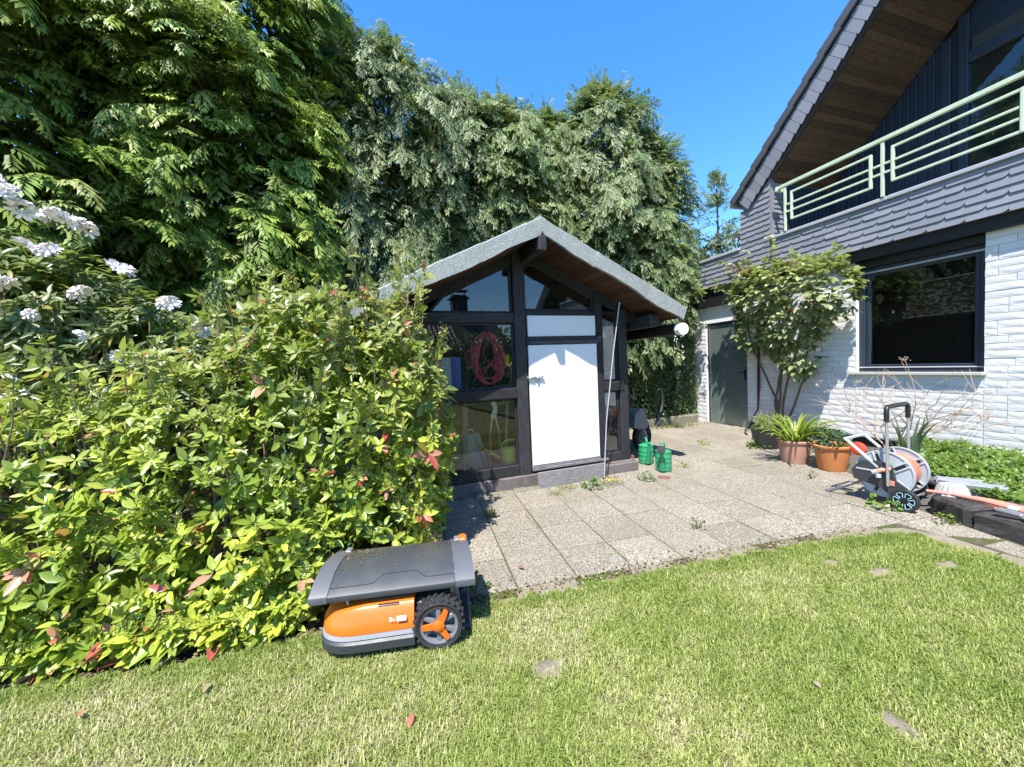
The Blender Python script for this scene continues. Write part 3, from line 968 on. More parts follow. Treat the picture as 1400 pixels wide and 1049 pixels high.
# needle crumbs added on the unseen felt top to darken its window reflection
rl = np.random.default_rng(15); nn_ = 5200
sd = np.where(rl.random(nn_) < .5, -1, 1); dd_ = rl.uniform(.05, HW - .05, nn_); xx_ = XC + sd*dd_; yy_ = rl.uniform(Y0 + .10, Y1 - .03, nn_)
keepn = rl.random(nn_) < np.clip((yy_ - Y0 - .05)/.35, 0, 1); xx_, yy_, sd = xx_[keepn], yy_[keepn], sd[keepn]; nn_ = len(xx_)
zz_ = 2.887 - .478*np.abs(xx_ - XC) + .008
V, F_, C = scatter(np.array([(-.5, 0, 0), (0, -.3, .05), (.5, 0, 0), (0, .3, .08)]), np.array([(0, 1, 2, 3)]), np.stack([xx_, yy_, zz_], 1), frames(dirs(nn_, rl)*(1, 1, .15), np.stack([sd*.43, 0*xx_, 0*xx_ + .9], 1)), rl.uniform(.03, .10, nn_), np.array([(.05, .032, .018), (.035, .04, .016), (.085, .055, .03)])[rl.integers(0, 3, nn_)])
o = place('added_litter', np_mesh('added_litter', V, F_, MAT['leaf'], C), roof_s); o['kind'] = 'stuff'
# soffit planks below the roof boards
pk = MB(); sl = math.atan(.478)
pk.cbox(0, 0, -.02, .094, Y1 - Y0 - .06, -.001, .004)
pkm = pk.mesh('plank', MAT['shed_soffit'])
for s_ in (-1, 1):
    for k in range(19):
        d = .09 + k * .0975 * math.cos(sl)
        if d > HW - .16: break
        x = XC + s_ * d
        o = place('plank', pkm, roof_s)
        if s_ > 0:
            o.location = (x, Y0 + .03, zr(x) - TH + .010); o.rotation_euler = (0, sl, 0)
        else:
            o.location = (x - .094 * math.cos(sl), Y0 + .03, zr(x - .094 * math.cos(sl)) - TH + .010); o.rotation_euler = (0, -sl, 0)
# gutter with a white end cap
gx, gz = 1.385, 1.735
prof = [(math.cos(a) * .064, math.sin(a) * .064 - .01) for a in [math.pi + math.pi * k / 10 for k in range(11)]] + [(.064, .06), (.056, .06)] + [(math.cos(a) * .056, math.sin(a) * .056 - .01) for a in [2*math.pi - math.pi * k / 10 for k in range(11)]] + [(-.056, .06), (-.064, .06)]
m = MB(); m.prism([(gx + p[0], gz + p[1] + .02) for p in prof], -DP - .2, .43, Fz)
gut = spart(m, 'gutter', 'black_plastic')
capf = [(gx + math.cos(a) * .075 * (1.15 if math.cos(a) > 0 else 1), gz + .012 + math.sin(a) * .072) for a in [2*math.pi*k/18 for k in range(18)]]
m = MB(); m.prism(capf, .432, .50, Fz); spart(m, 'end_cap', 'white_panel', gut, 30)
m = MB(); m.bar((gx-.01, -.40, gz+.06), (gx-.01, -.40, gz+.16), .02, .01); spart(m, 'gutter_bracket', 'coping_metal', gut)

# ------------------------------------------------------------------ things in and on the shed (own objects, in world coordinates)
def sthing(name, label, cat, x, y, z, group=None):
    return thing(name, label, cat, shed_w(x, y, z), SA, group)
# red hose hung in the upper window
h = sthing('hose_coil', 'coil of red hose hung behind the upper shed window', 'hose', -.86, .085, 1.14)
rh = random.Random(4)
for k in range(11):
    cx, rx = rh.uniform(-.02, .02), .105 + .0095*k + rh.uniform(-.008, .008)
    top, bot = rh.uniform(.60, .66), rh.uniform(.06, .14)
    pts = []
    for i in range(40):
        a = 2 * math.pi * i / 40
        wv = .012 * math.sin(3 * a + k)
        pts.append((cx + math.sin(a) * (rx + wv) * (1 + .15 * math.cos(a + 3.1)), rh.uniform(-.004, .004) + .012 * math.sin(k * 2.1), (top + bot) / 2 - math.cos(a) * (bot - top) / 2))
    m = MB(); m.tube(pts, 0.0065, 6, closed=True); m.build('loop', MAT['red_hose'], h, 60)
for pts in ([(-.02, -.03, .60), (.08, -.035, .44), (.0, -.035, .28), (-.11, -.03, .14)], [(.04, -.03, .58), (-.07, -.035, .42), (.03, -.035, .26), (.14, -.03, .16)], [(-.1, -.03, .52), (-.26, -.03, .42), (-.24, -.03, .28), (-.1, -.035, .24), (.08, -.03, .32), (.16, -.02, .44)]):
    q = []
    P = [Vector(pts[0])] + [Vector(p) for p in pts] + [Vector(pts[-1])]
    for i in range(1, len(P) - 2):
        for s_ in range(6):
            t_ = s_ / 6
            q.append(.5 * ((2*P[i]) + (P[i+1]-P[i-1])*t_ + (2*P[i-1]-5*P[i]+4*P[i+1]-P[i+2])*t_*t_ + (3*P[i]-P[i-1]-3*P[i+1]+P[i+2])*t_**3))
    m = MB(); m.tube(q, 0.0065, 6); m.build('loop', MAT['red_hose'], h, 60)
m = MB()
for a in (-.14, -.09, 0.0, .1, .15): m.ball((a, -.022, .52 + .05 * math.cos(a * 9)), .013, 8)
m.build('cable_tie', MAT['white_card'], h, 40)
m = MB(); m.bar((0, .04, .66), (0, -.03, .66), .02, .02); m.build('hook', MAT['black_plastic'], h)
# yellow cup
c = sthing('yellow_cup', 'yellow plastic cup beside the red hose coil', 'cup', -.637, .105, 1.40)
m = MB(); m.lathe([(.034, 0), (.040, .11), (.036, .11), (.031, .005)], 16, None, 0, True); m.lathe([(.0401, .075), (.043, .08), (.0405, .085)], 16); m.build('cup_body', MAT['yellow_plastic'], c, 40)
m = MB(); m.lathe([(.042, .111), (.042, .125), (.01, .128)], 16, None, 0, True, True); m.build('cup_lid', MAT['yellow_plastic'], c, 40)
# upper shelf, boxes
c = sthing('workbench', 'black workbench behind the shed windows', 'workbench', -1.1, .55, .161)
m = MB(); m.cbox(-.5, -.40, .92, .56, .35, .96, .006); m.build('bench_top', MAT['black_rail'], c)
m = MB()
for x in (-.45, .5): m.cbox(x-.03, .25, 0, x+.03, .31, .919, .005)
m.build('bench_leg', MAT['black_timber'], c)
c = sthing('card_box', 'blue and white cardboard box standing on the shed bench', 'box', -1.26, .24, 1.122)
m = MB(); m.cbox(-.17, 0, 0, 0, .05, .40, .003); m.build('white_side', MAT['white_card'], c)
m = MB(); m.cbox(.001, -.002, 0, .115, .05, .40, .003); m.build('blue_side', MAT['blue_card'], c)
m = MB(); m.cbox(.001, -.006, 0.02, .05, -.003, .39, .001); m.build('label_strip', simple('violet_card', (.16, .14, .42), .6), c)
c = sthing('steel_rule', 'grey metal bar lying along the bench behind glass', 'metal bar', -1.05, .16, 1.122)
m = MB(); m.cbox(-.2, -.01, 0, .22, .012, .022, .003); m.cbox(-.14, -.012, .024, .2, .01, .04, .003); m.build('bar', MAT['mid_grey'], c)
# lower window: laths, chairs, loppers, hoe, can
c = sthing('wooden_lath', 'pale bare wooden lath leaning inside the lower shed window', 'lath', -1.14, .17, .161)
m = MB(); m.bar((-.03, 0, 0), (.0, -.02, .86), .058, .024, (0, 1, 0)); m.build('lath', MAT['grey_pine'], c)
c = sthing('green_lath', 'darker greenish board leaning inside the lower shed window', 'lath', -1.31, .24, .161)
m = MB(); m.bar((.03, 0, 0), (0, -.02, .90), .085, .024, (0, 1, 0)); m.build('lath', wood('green_wood', (.09, .085, .03), (.2, .18, .07), (9, 9, 1.2)), c)
simple('glassy_plastic', (0.30, 0.35, 0.36), 0.3, 0, 0.1, 8, 0.03)
for k, (x, lab) in enumerate(((-1.27, 'folded pale lounger leaning behind the bare lath in shed'), (-1.06, 'folded grey lounger beside the loppers in shed'))):
    c = sthing('folded_lounger', lab, 'lounger', x, .33 - .06 * k, .161, 'folded loungers in the shed')
    w_, h_ = .20, .46 + .04 * k
    m = MB()
    m.tube([(-w_*.2, 0, 0), (-w_*.55, .02, h_*.9), (-w_*.45, .02, h_), (w_*.1, .02, h_+.02), (w_*.3, .02, h_*.9), (w_*.9, 0, 0)], .011, 8)
    m.build('frame', MAT['silver'], c, 50)
    for q in range(3):
        m = MB(); m.prism([(-w_*.25+q*.06, 0), (-w_*.5+q*.06, h_*.9), (w_*.1+q*.05, h_*.93), (w_*.4+q*.07, 0)], -.02-.02*q, -.01-.02*q, Fz)
        m.build('panel', MAT['glassy_plastic'], c)
    m = MB(); m.tube([(w_*.3, -.03, h_*.7), (w_*.75, -.03, h_*.5), (w_*1.0, -.03, 0)], .008, 6); m.build('strut', MAT['silver'], c, 50)
c = sthing('loppers', 'long loppers with red brown handles upside down in window', 'loppers', -.80, .12, .263)
for s_ in (-1, 1):
    m = MB(); m.bar((-.02 + s_ * .075, 0, 0), (-.02 + s_ * .05, 0, .40), .032, .026); m.build('handle', simple('lopper_handle', (.42, .10, .04), .5), c)
    m = MB(); m.bar((-.02 + s_ * .05, 0, .395), (-.02 + s_ * .02, 0, .57), .026, .02); m.build('shank', MAT['silver'], c)
m = MB(); m.prism([(-.06, .56), (-.01, .54), (.02, .60), (.025, .68), (.0, .745), (-.03, .75), (-.05, .72), (-.02, .66), (-.045, .61)], -.01, .01, Fz); m.lathe([(.001, -.014), (.02, -.014), (.02, .014), (.001, .014)], 12, Matrix.Translation((-.015, 0, .585)) @ Matrix.Rotation(R(90), 4, 'X'))
m.build('blade', MAT['silver'], c)
c = sthing('hoe', 'wooden hoe with crosswise grip standing in the shed', 'hoe', -.62, .20, .161)
m = MB(); m.bar((-.05, .02, .1), (.0, 0, .80), .034, .028); m.build('shaft', MAT['pine'], c)
m = MB(); m.bar((-.14, 0, .80), (.03, 0, .81), .03, .034); m.build('grip', MAT['pine'], c)
c = sthing('lime_watering_can', 'lime green watering can inside the lower shed window', 'watering can', -.655, .15, .263)
m = MB(); m.lathe([(.001, 0), (.09, 0), (.10, .03), (.098, .17), (.06, .20), (.001, .2)], 20, Matrix.Diagonal((1, .7, 1, 1))); m.build('can_body', MAT['lime_plastic'], c, 40)
m = MB(); m.tube([(-.06, 0, .05), (-.16, 0, .11), (-.26, 0, .19), (-.30, 0, .20)], [.028, .02, .014, .013], 10); m.build('spout', MAT['lime_plastic'], c, 50)
m = MB(); m.tube([(-.085, 0, .15), (-.08, 0, .215), (-.04, 0, .26), (.02, 0, .275), (.09, 0, .27)], .014, 8); m.build('handle', MAT['lime_plastic'], c, 50)
c = sthing('pink_rod', 'thin pink handled stick beside the hose in window', 'stick', -.60, .11, 1.151)
m = MB(); m.bar((0, 0, 0), (.02, 0, .26), .012, .012); m.build('shaft', MAT['coral_plastic'], c)
m = MB(); m.ball((.0, 0, .02), .012, 8); m.build('tip', MAT['grey_plastic'], c, 40)
# narrow right window
c = sthing('rag_heap', 'pink and teal rags on a shelf behind narrow shed window', 'rags', .72, .2, 1.151)
m = MB(); m.cbox(-.115, -.12, -.03, .10, .2, 0, .004); m.build('shelf', MAT['pine'], c)
rr = random.Random(2)
for (x, z, sx, sz, mt) in ((.05, .04, .06, .035, 'pink_cloth'), (.03, .10, .08, .035, 'teal_cloth'), (-.07, .12, .03, .05, 'pink_cloth'), (-.05, .03, .05, .025, 'red_hose'), (.02, .16, .06, .04, 'black_plastic')):
    mb = MB(); mb.ball((x, -.05 + rr.uniform(-.01, .01), z), 1, 12, 0, (sx, .05, sz)); me = mb.mesh('cloth', MAT[mt], 60)
    for v in me.vertices: v.co += Vector((rr.uniform(-.008, .008), rr.uniform(-.008, .008), rr.uniform(-.007, .007)))
    place('cloth', me, c)
c = sthing('spray_bottle', 'pale blue plastic bottle behind the narrow shed window', 'bottle', .655, .15, 1.36)
m = MB(); m.lathe([(.001, 0), (.026, 0), (.028, .02), (.028, .12), (.012, .15), (.012, .17), (.001, .17)], 14); m.build('bottle_body', MAT['pale_blue_plastic'], c, 40)
m = MB(); m.cbox(-.03, -.02, -.025, .05, .05, -.001, .003); m.build('bracket', MAT['black_plastic'], c)
c = sthing('hanging_tools', 'small tools on wires hanging in narrow shed window', 'tools', .75, .16, 1.95)
m = MB(); m.tube([(-.06, 0, 0), (-.05, -.01, -.12), (-.02, -.02, -.3), (.02, 0, -.45), (.03, .01, -.3), (.0, 0, -.1)], .004, 5); m.tube([(.02, 0, -.05), (.06, -.01, -.25), (.04, 0, -.5), (.05, 0, -.6)], .004, 5); m.build('wire', MAT['grey_plastic'], c, 60)
m = MB(); m.cbox(-.10, -.01, -.06, -.05, .03, .05, .004); m.build('switch', MAT['grey_plastic'], c)
m = MB(); m.prism([(-.08, -.25), (.0, -.25), (-.01, -.19), (-.04, -.17), (-.07, -.2)], -.02, .02, Fz); m.build('lamp_shade', MAT['white_card'], c)
c = sthing('timber_offcuts', 'timber offcuts standing in the narrow lower shed window', 'timber', .72, .18, .161)
m = MB(); m.bar((-.08, 0, .08), (-.05, -.01, .88), .035, .02); m.build('batten', MAT['grey_pine'], c)
m = MB(); m.bar((-.02, .02, .08), (.02, .0, .93), .075, .02, (0, 1, 0)); m.build('board', MAT['white_render'], c)
m = MB(); m.bar((-.09, -.03, .12), (.07, -.03, .38), .02, .014); m.bar((-.05, -.045, .11), (.09, -.045, .60), .014, .012); m.build('stick', MAT['pine'], c)
# thin metal rod leaning on the front of the shed
c = thing('metal_rod', 'thin long metal rod leaning on the shed front beside door', 'rod', (2.388, 4.037, 0))
m = MB(); m.tube([(0, 0, 0), (.04, -.03, .7), (.13, -.08, 1.5), (.215, -.11, 2.08)], .0065, 8); m.build('rod', MAT['grey_plastic'], c, 60)
m = MB(); m.lathe([(.0, -.001), (.013, 0), (.013, .03), (.0, .031)], 8); m.build('rod_tip', MAT['black_plastic'], c)
# ================================================================== paving
PA = R(-4.5)
pu, pv = Vector((math.cos(PA), math.sin(PA), 0)), Vector((-math.sin(PA), math.cos(PA), 0))
P0 = Vector((1.545, 2.615, 0)); PX, PY = .405, .44
def lawn_y(x):
    E_ = LAWN_EDGE[:12]
    for (a, b), (c, d) in zip(E_[:-1], E_[1:]):
        if a <= x <= c: return b + (d - b) * (x - a) / (c - a)
    return E_[0][1] if x < E_[0][0] else E_[-1][1]
def clip(poly, n, d):   # keep n.p >= d
    o = []
    for i in range(len(poly)):
        a, b = poly[i], poly[(i+1) % len(poly)]
        da, db = n[0]*a[0]+n[1]*a[1]-d, n[0]*b[0]+n[1]*b[1]-d
        if da >= 0: o.append(a)
        if (da >= 0) != (db >= 0):
            t_ = da / (da - db); o.append((a[0]+(b[0]-a[0])*t_, a[1]+(b[1]-a[1])*t_))
    return o
patio_edge = [(-.2, 2.3), (3.6, 1.9), (3.86, 1.5), (3.7, -6), (4.25, -6), (4.14, 1.4), (4.26, 2.06), (4.75, 2.75), (5.35, 3.6), (5.75, 4.6), (6.54, 5.0), (6.54, 6.66), (3.6, 6.9), (-.2, 5)]
patio = sheet('patio', patio_edge, -.0075, 'joint_soil')
rp = random.Random(21)
def inside(p, poly):
    c = False
    for i in range(len(poly)):
        a, b = poly[i], poly[i-1]
        if (a[1] > p[1]) != (b[1] > p[1]) and p[0] < (b[0]-a[0])*(p[1]-a[1])/(b[1]-a[1])+a[0]: c = not c
    return c
full = {}
for j in range(-11, 11):
    for i in range(-6, 13):
        g = .0048
        q = [(i*PX+g, j*PY+g), ((i+1)*PX-g, j*PY+g), ((i+1)*PX-g, (j+1)*PY-g), (i*PX+g, (j+1)*PY-g)]
        poly = [tuple((P0 + pu*a + pv*b)[:2]) for a, b in q]
        c = P0 + pu*((i+.5)*PX) + pv*((j+.5)*PY)
        n0 = len(poly); a0 = poly[:]
        # shed footprint
        loc = ROT_S.inverted() @ (c - SO)
        if XL - .3 < loc.x < XR - .1 and loc.y > .22: continue
        if c.x < .15 + max(0, (3.4 - c.y)) * .0 : continue
        if c.y < 1.9 and c.x < 3.6: continue
        if not inside((c.x, c.y), patio_edge) and not (3.2 < c.x < 4.7 and c.y < 2.3):
            if not (any(inside(p, patio_edge) for p in poly)): continue
        xk = min(max(c.x, -3), 3.3)
        # kerb line in front
        if c.x < 3.6:
            ya, yb = lawn_y(xk - .1) + .085, lawn_y(xk + .1) + .085
            nrm = Vector((-(yb - ya), .2)).normalized()
            poly = clip(poly, nrm, nrm[0]*(xk-.1) + nrm[1]*ya)
        if len(poly) >= 3 and c.x > 3.3 and 1.72 < c.y < 2.25:
            nn = Vector((.571, .821)); poly = clip(poly, nn, 3.63)
        if len(poly) >= 3 and c.y < 1.95 and c.x > 3.3: poly = clip(poly, (1, .05), 3.86 + .05*1.5)
        if len(poly) < 3: continue
        # right edge by the sleepers and the bed
        if c.y < 2.2: poly = clip(poly, (-1, .30), -4.27 + .30*2.0)
        else: poly = clip(poly, (-.80, .60), -.80*4.30 + .60*2.12)
        if len(poly) < 3: continue
        ar = abs(sum(poly[k][0]*poly[k-1][1]-poly[k-1][0]*poly[k][1] for k in range(len(poly))))/2
        if ar < .012: continue
        cx = sum(p[0] for p in poly)/len(poly); cyy = sum(p[1] for p in poly)/len(poly)
        b = .006
        mb = MB(); n = len(poly)
        def sh(p, k):
            dx, dy = p[0]-cx, p[1]-cyy; L = math.hypot(dx, dy); return (dx*(1-k/L), dy*(1-k/L))
        vs = [(*sh(p, 0), -.04) for p in poly] + [(*sh(p, 0), -.0045) for p in poly] + [(*sh(p, b), 0) for p in poly]
        fs = [tuple(range(2*n, 3*n))]
        for r_ in range(2):
            for k in range(n): fs.append((r_*n+k, r_*n+(k+1) % n, (r_+1)*n+(k+1) % n, (r_+1)*n+k))
        mb.add(vs, fs)
        o = mb.build('paving_slab', MAT['washed_concrete'], patio, None, (cx, cyy, rp.uniform(-.003, .003)))
        o.rotation_euler = (R(rp.uniform(-.35, .35)), R(rp.uniform(-.35, .35)), R(rp.uniform(-.3, .3)))
# edging between lawn and paving
kerb = thing('kerb', None, None, (0, 2.2, 0)); kerb['kind'] = 'structure'
pts = []
for (a, b), (c, d) in zip(LAWN_EDGE[1:-1], LAWN_EDGE[2:]):
    L = math.hypot(c-a, d-b); k = max(1, int(L/.1))
    for i in range(k): pts.append(Vector((a+(c-a)*i/k, b+(d-b)*i/k, 0)))
i = next(k for k, p in enumerate(pts) if p.x > .15)
while i < len(pts) - 3:
    k = min(len(pts) - 1, i + rp.choice((3, 4, 5)))
    if pts[i].y < -.5 and pts[i].x > 0: break
    mb = MB(); sec = pts[i:k+1]; n = len(sec); vs = []; fs = []
    wd = .088 + rp.uniform(-.008, .006); zt = rp.uniform(-.012, .006)
    for j, p in enumerate(sec):
        q = sec[min(j+1, n-1)] - sec[max(j-1, 0)]
        nr = Vector((-q.y, q.x, 0)).normalized()
        e = .004 if j in (0, n-1) else 0
        sft = (q.normalized() * (.006 if j == 0 else -.006)) if e else Vector((0, 0, 0))
        for off, z in ((-.045, -.05), (-.042, zt-.008), (-.033, zt), (wd-.012, zt), (wd, zt-.01), (wd, -.05)):
            vs.append(p + sft + nr*off + Vector((0, -2.2, z + rp.uniform(-.002, .002) - e)))
    for j in range(n-1):
        for r_ in range(5): fs.append((j*6+r_, j*6+r_+1, (j+1)*6+r_+1, (j+1)*6+r_))
    fs += [tuple(range(5, -1, -1)), tuple(range((n-1)*6, n*6))]
    mb.add(vs, fs)
    mb.build('edging_stone', MAT['kerb_concrete'], kerb)
    i = k
# raised bed of soil along the house
def bed_z(x, y):
    d = min(1, max(0, (x - (4.32 if y < 2.1 else 4.32 + (y-2.1)*.62)) / .35))
    return (.115 if y < 2.6 else max(.02, .115 - (y-2.6)*.08)) * d
bx = []; bf = []
gx_, gy_ = np.linspace(4.1, 6.56, 40), np.linspace(-2, 5.0, 70)
for y in gy_:
    for x in gx_: bx.append((x, y, bed_z(x, y) - .02 + random.uniform(-.012, .012)))
for j in range(69):
    for i in range(39):
        cx, cyy = gx_[i], gy_[j]
        if bed_z(cx+.06, cyy+.05) > .004: bf.append((j*40+i, j*40+i+1, (j+1)*40+i+1, (j+1)*40+i))
m = MB(); m.add(bx, bf); o = m.build('planting_bed', MAT['gravel'], None, 60); o['kind'] = 'structure'
# mossy stone edge in front of the trimmed hedge
e_ = thing('stone_edging', 'low mossy stone edging at the foot of the trimmed hedge', 'edging', (4.8, 6.75, 0))
for k, a in enumerate((3.3, 4.05, 4.85, 5.6)):
    m = MB(); m.cbox(a-4.8, -.09 + .02*k, -.03, a - 4.8 + .735, .15, .17 + .01*(k % 2), .025)
    m.build('edging_stone', MAT['mossy_concrete'], e_)

# ================================================================== robot mower and its shelter
MO = Vector((-.005, 2.16, 0)); MA = R(180 - 9)
mow = thing('robot_mower', 'orange and black robot lawn mower parked at the hedge foot', 'mower', MO, MA)
mow.scale = (1.09, 1.09, 1.09)
def outline(sc, off, n=28, nose=.345, rear=-.085, hw=.185):
    pts = []
    a_ = .20
    for k in range(n + 1):
        t_ = -math.pi/2 + math.pi * k / n
        x = nose - a_ + (a_ + off) * (abs(math.cos(t_)) ** .75); y = (hw + off) * math.copysign(abs(math.sin(t_)) ** .72, math.sin(t_))
        pts.append((x * sc[0] + (1 - sc[0]) * .05, y * sc[1]))
    pts.append((rear, (hw + off) * sc[1])); pts.insert(0, (rear, -(hw + off) * sc[1]))
    return pts
def loft(layers, mat, name, parent, topz=None, smooth=40):
    mb = MB(); vs = []; n = len(layers[0][0])
    for pl, z in layers:
        for x, y in pl: vs.append((x, y, z(x) if callable(z) else z))
    fs = []
    for r_ in range(len(layers)-1):
        for k in range(n): fs.append((r_*n+k, r_*n+(k+1) % n, (r_+1)*n+(k+1) % n, (r_+1)*n+k))
    fs.append(tuple(range(n-1, -1, -1))); fs.append(tuple(range((len(layers)-1)*n, len(layers)*n)))
    mb.add(vs, fs); return mb.build(name, MAT[mat], parent, smooth)
ht = lambda x: .222 - .20 * max(0, x - .12) ** 1.2
loft([(outline((1, 1), -.006), .028), (outline((1, 1), .012), .04), (outline((1, 1), .012), .076), (outline((1, 1), .0), .088)], 'dark_plastic', 'bumper', mow)
loft([(outline((1, 1), .004), .0885), (outline((1, 1), .006), .092), (outline((1, 1), .0), .109), (outline((1, 1), -.008), .111)], 'mower_stripe', 'stripe', mow)
loft([(outline((1, 1), .0), .1115), (outline((1, 1), .0), .120), (outline((1, .98), -.004), lambda x: .13 + .25*(ht(x)-.13)), (outline((.93, .86), -.006), lambda x: ht(x) - .008), (outline((.90, .80), -.008), ht), (outline((.55, .58), -.01), lambda x: ht(x) + .004)], 'orange_plastic', 'shell', mow)
m = MB(); m.cbox(-.08, -.115, .215, .13, .115, .238, .01); m.cbox(-.27, -.13, .06, -.082, .13, .205, .02); m.build('deck', MAT['dark_plastic'], mow)
m = MB(); m.lathe([(.001, .238), (.028, .238), (.026, .255), (.001, .257)], 16, Matrix.Translation((.03, .07, 0))); m.build('dial', MAT['silver'], mow, 40)
m = MB(); m.cbox(-.055, .055, .239, .0, .11, .262, .008); m.build('stop_button', MAT['signal_red'], mow)
m = MB(); m.bar((.215, .10, .20), (.225, .10, .255), .014, .014); m.build('sensor_post', MAT['silver'], mow)
m = MB(); m.cbox(-.02, .14, .2145, .075, .158, .2195, .002); m.build('slot', MAT['black_plastic'], mow)
# print on the flank
def text(name, s_, size, M_, mat, parent):
    cu = bpy.data.curves.new(name, 'FONT'); cu.body = s_; cu.size = size; cu.extrude = .0004; cu.align_x = 'CENTER'
    cu.materials.append(MAT[mat]); o = bpy.data.objects.new(name, cu); COL.objects.link(o)
    bpy.context.view_layer.update()
    me = bpy.data.meshes.new_from_object(o.evaluated_get(bpy.context.evaluated_depsgraph_get()))
    bpy.data.objects.remove(o); bpy.data.curves.remove(cu)
    return place(name, me, parent, M=M_)
fl = Matrix.Translation((-.012, .1905, .158)) @ Matrix.Rotation(R(180), 4, 'Z') @ Matrix.Rotation(R(74), 4, 'X')
text('lettering', '8x', .026, fl @ Matrix.Translation((-.022, 0, 0)), 'white_panel', mow)
m = MB(); m.box(-.002, -.002, -.0004, .040, .019, .0004, fl); m.build('sticker', MAT['white_panel'], mow)
# wheels
def wheel(x, y, r, s_):
    M_ = Matrix.Translation((x, y, r)) @ Matrix.Rotation(R(-90) * s_, 4, 'X')
    m = MB(); m.lathe([(r*.78, .0), (r*.80, .045), (r*.93, .05), (r*.975, .04), (r*.975, -.035), (r*.92, -.045), (r*.7, -.045), (r*.7, .0)], 36, M_)
    for k in range(22):
        a = 2*math.pi*k/22
        for sd in (-1, 1):
            L = Matrix.Rotation(a + sd*.07, 4, 'Z') @ Matrix.Translation((r*.965, 0, sd*.022)) @ Matrix.Rotation(sd*R(24), 4, 'X')
            m.cbox(-.006, -.007, -.024, .011, .007, .024, .003, M_ @ L)
    ty = m.build('wheel', MAT['rubber'], mow, 35)
    m = MB(); m.lathe([(.001, .02), (r*.20, .02), (r*.22, .012), (r*.64, .004), (r*.66, .034), (r*.78, .040), (r*.79, .0)], 30, M_, 0, True)
    for k in range(6):
        m.cbox(r*.18, -.011, .002, r*.72, .011, .036, .004, M_ @ Matrix.Rotation(2*math.pi*(k+.5)/6, 4, 'Z'))
    m.build('rim', MAT['mid_grey'], ty, 35)
    m = MB()
    for k in range(3):
        a = 2*math.pi*k/3 + R(242)
        m.prism([(0, -.016), (r*.66, -.011), (r*.70, .0), (r*.66, .011), (0, .016)], .037, .047, M_ @ Matrix.Rotation(a, 4, 'Z'))
    m.lathe([(.026, .036), (.026, .050), (.018, .054), (.0005, .055)], 18, M_)
    m.build('hub_star', MAT['orange_plastic'], ty, 30)
wheel(-.195, .155, .112, 1)
wheel(-.195, -.155, .112, -1)
# shelter roof
sh = thing('mower_shelter', 'dark grey curved shelter roof standing over the robot mower', 'shelter', MO, MA)
sh.scale = (1.09, 1.09, 1.09)
prof = [(.155, .272), (.152, .282), (.135, .294), (.085, .322), (.03, .341), (-.04, .350), (-.12, .342), (-.20, .325), (-.255, .305)]
def shell(x0, x1, up, name, mat, th=.016, pr=prof, x0s=None, x1s=None):
    mb = MB(); n = len(pr); vs = []
    for x in (x0, x1):
        for y, z in pr: vs.append((x + (-.03 if x > 0 else .03) * (.16 - y) / .41, y, z + up))
        for y, z in pr: vs.append((x + (-.03 if x > 0 else .03) * (.16 - y) / .41, y - .004, z + up - th))
    N = 2*n; fs = []
    for k in range(n-1): fs.append((k, k+1, N+k+1, N+k)); fs.append((n+k+1, n+k, N+n+k, N+n+k+1)); fs.append((k, n+k, n+k+1, k+1)); fs.append((N+k+1, N+n+k+1, N+n+k, N+k))
    fs.append((0, N, N+n, n)); fs.append((n-1, 2*n-1, N+2*n-1, N+n-1))
    mb.add(vs, fs); return mb.build(name, MAT[mat], sh, 35)
simple('shelter_dark', (0.045, 0.049, 0.056), 0.38, 0, 0.12, 5, 0.05, dirt=0.5, dirtc=(0.10, 0.095, 0.06))
simple('shelter_side', (0.092, 0.095, 0.105), 0.4, 0, 0.06, 9, 0.03)
shell(-.278, .292, .0, 'roof_panel', 'shelter_dark')
shell(.2935, .372, .004, 'side_band', 'shelter_side', .022)
shell(-.372, -.2795, .004, 'side_band', 'shelter_side', .022)
def pz(y):
    for (a, b), (c, d) in zip(prof[:-1], prof[1:]):
        if c <= y <= a: return b + (d-b)*(y-a)/(c-a)
    return prof[-1][1]
m = MB(); m.tube([(x, y, pz(y) + .0002) for x, y in ((.285, .118), (.12, .118), (.10, .115), (.055, .082), (.035, .08), (-.08, .08), (-.10, .083), (-.135, .112), (-.15, .116), (-.275, .116))], .0016, 5); m.build('groove', MAT['black_plastic'], sh, 60)
m = MB(); m.cbox(-.345, -.235, pz(-.2)-.02, -.30, -.165, pz(-.2)+.02, .008); m.build('clip', MAT['orange_plastic'], sh)
m = MB()
m.bar((-.30, .10, 0), (-.27, .10, .31), .018, .022); m.build('post', MAT['mid_grey'], sh)
m = MB(); m.bar((-.315, -.2, 0), (-.29, -.2, .34), .05, .03); m.build('post', MAT['mid_grey'], sh)
m = MB(); m.bar((.30, -.2, 0), (.28, -.2, .34), .05, .03); m.build('post', MAT['mid_grey'], sh)
m = MB(); m.cbox(-.33, -.27, -.005, .33, -.16, .02, .01); m.cbox(-.345, -.27, .0, -.285, .10, .035, .01); m.cbox(-.10, -.26, .02, .10, -.2, .26, .02)
m.build('base', MAT['dark_plastic'], sh)
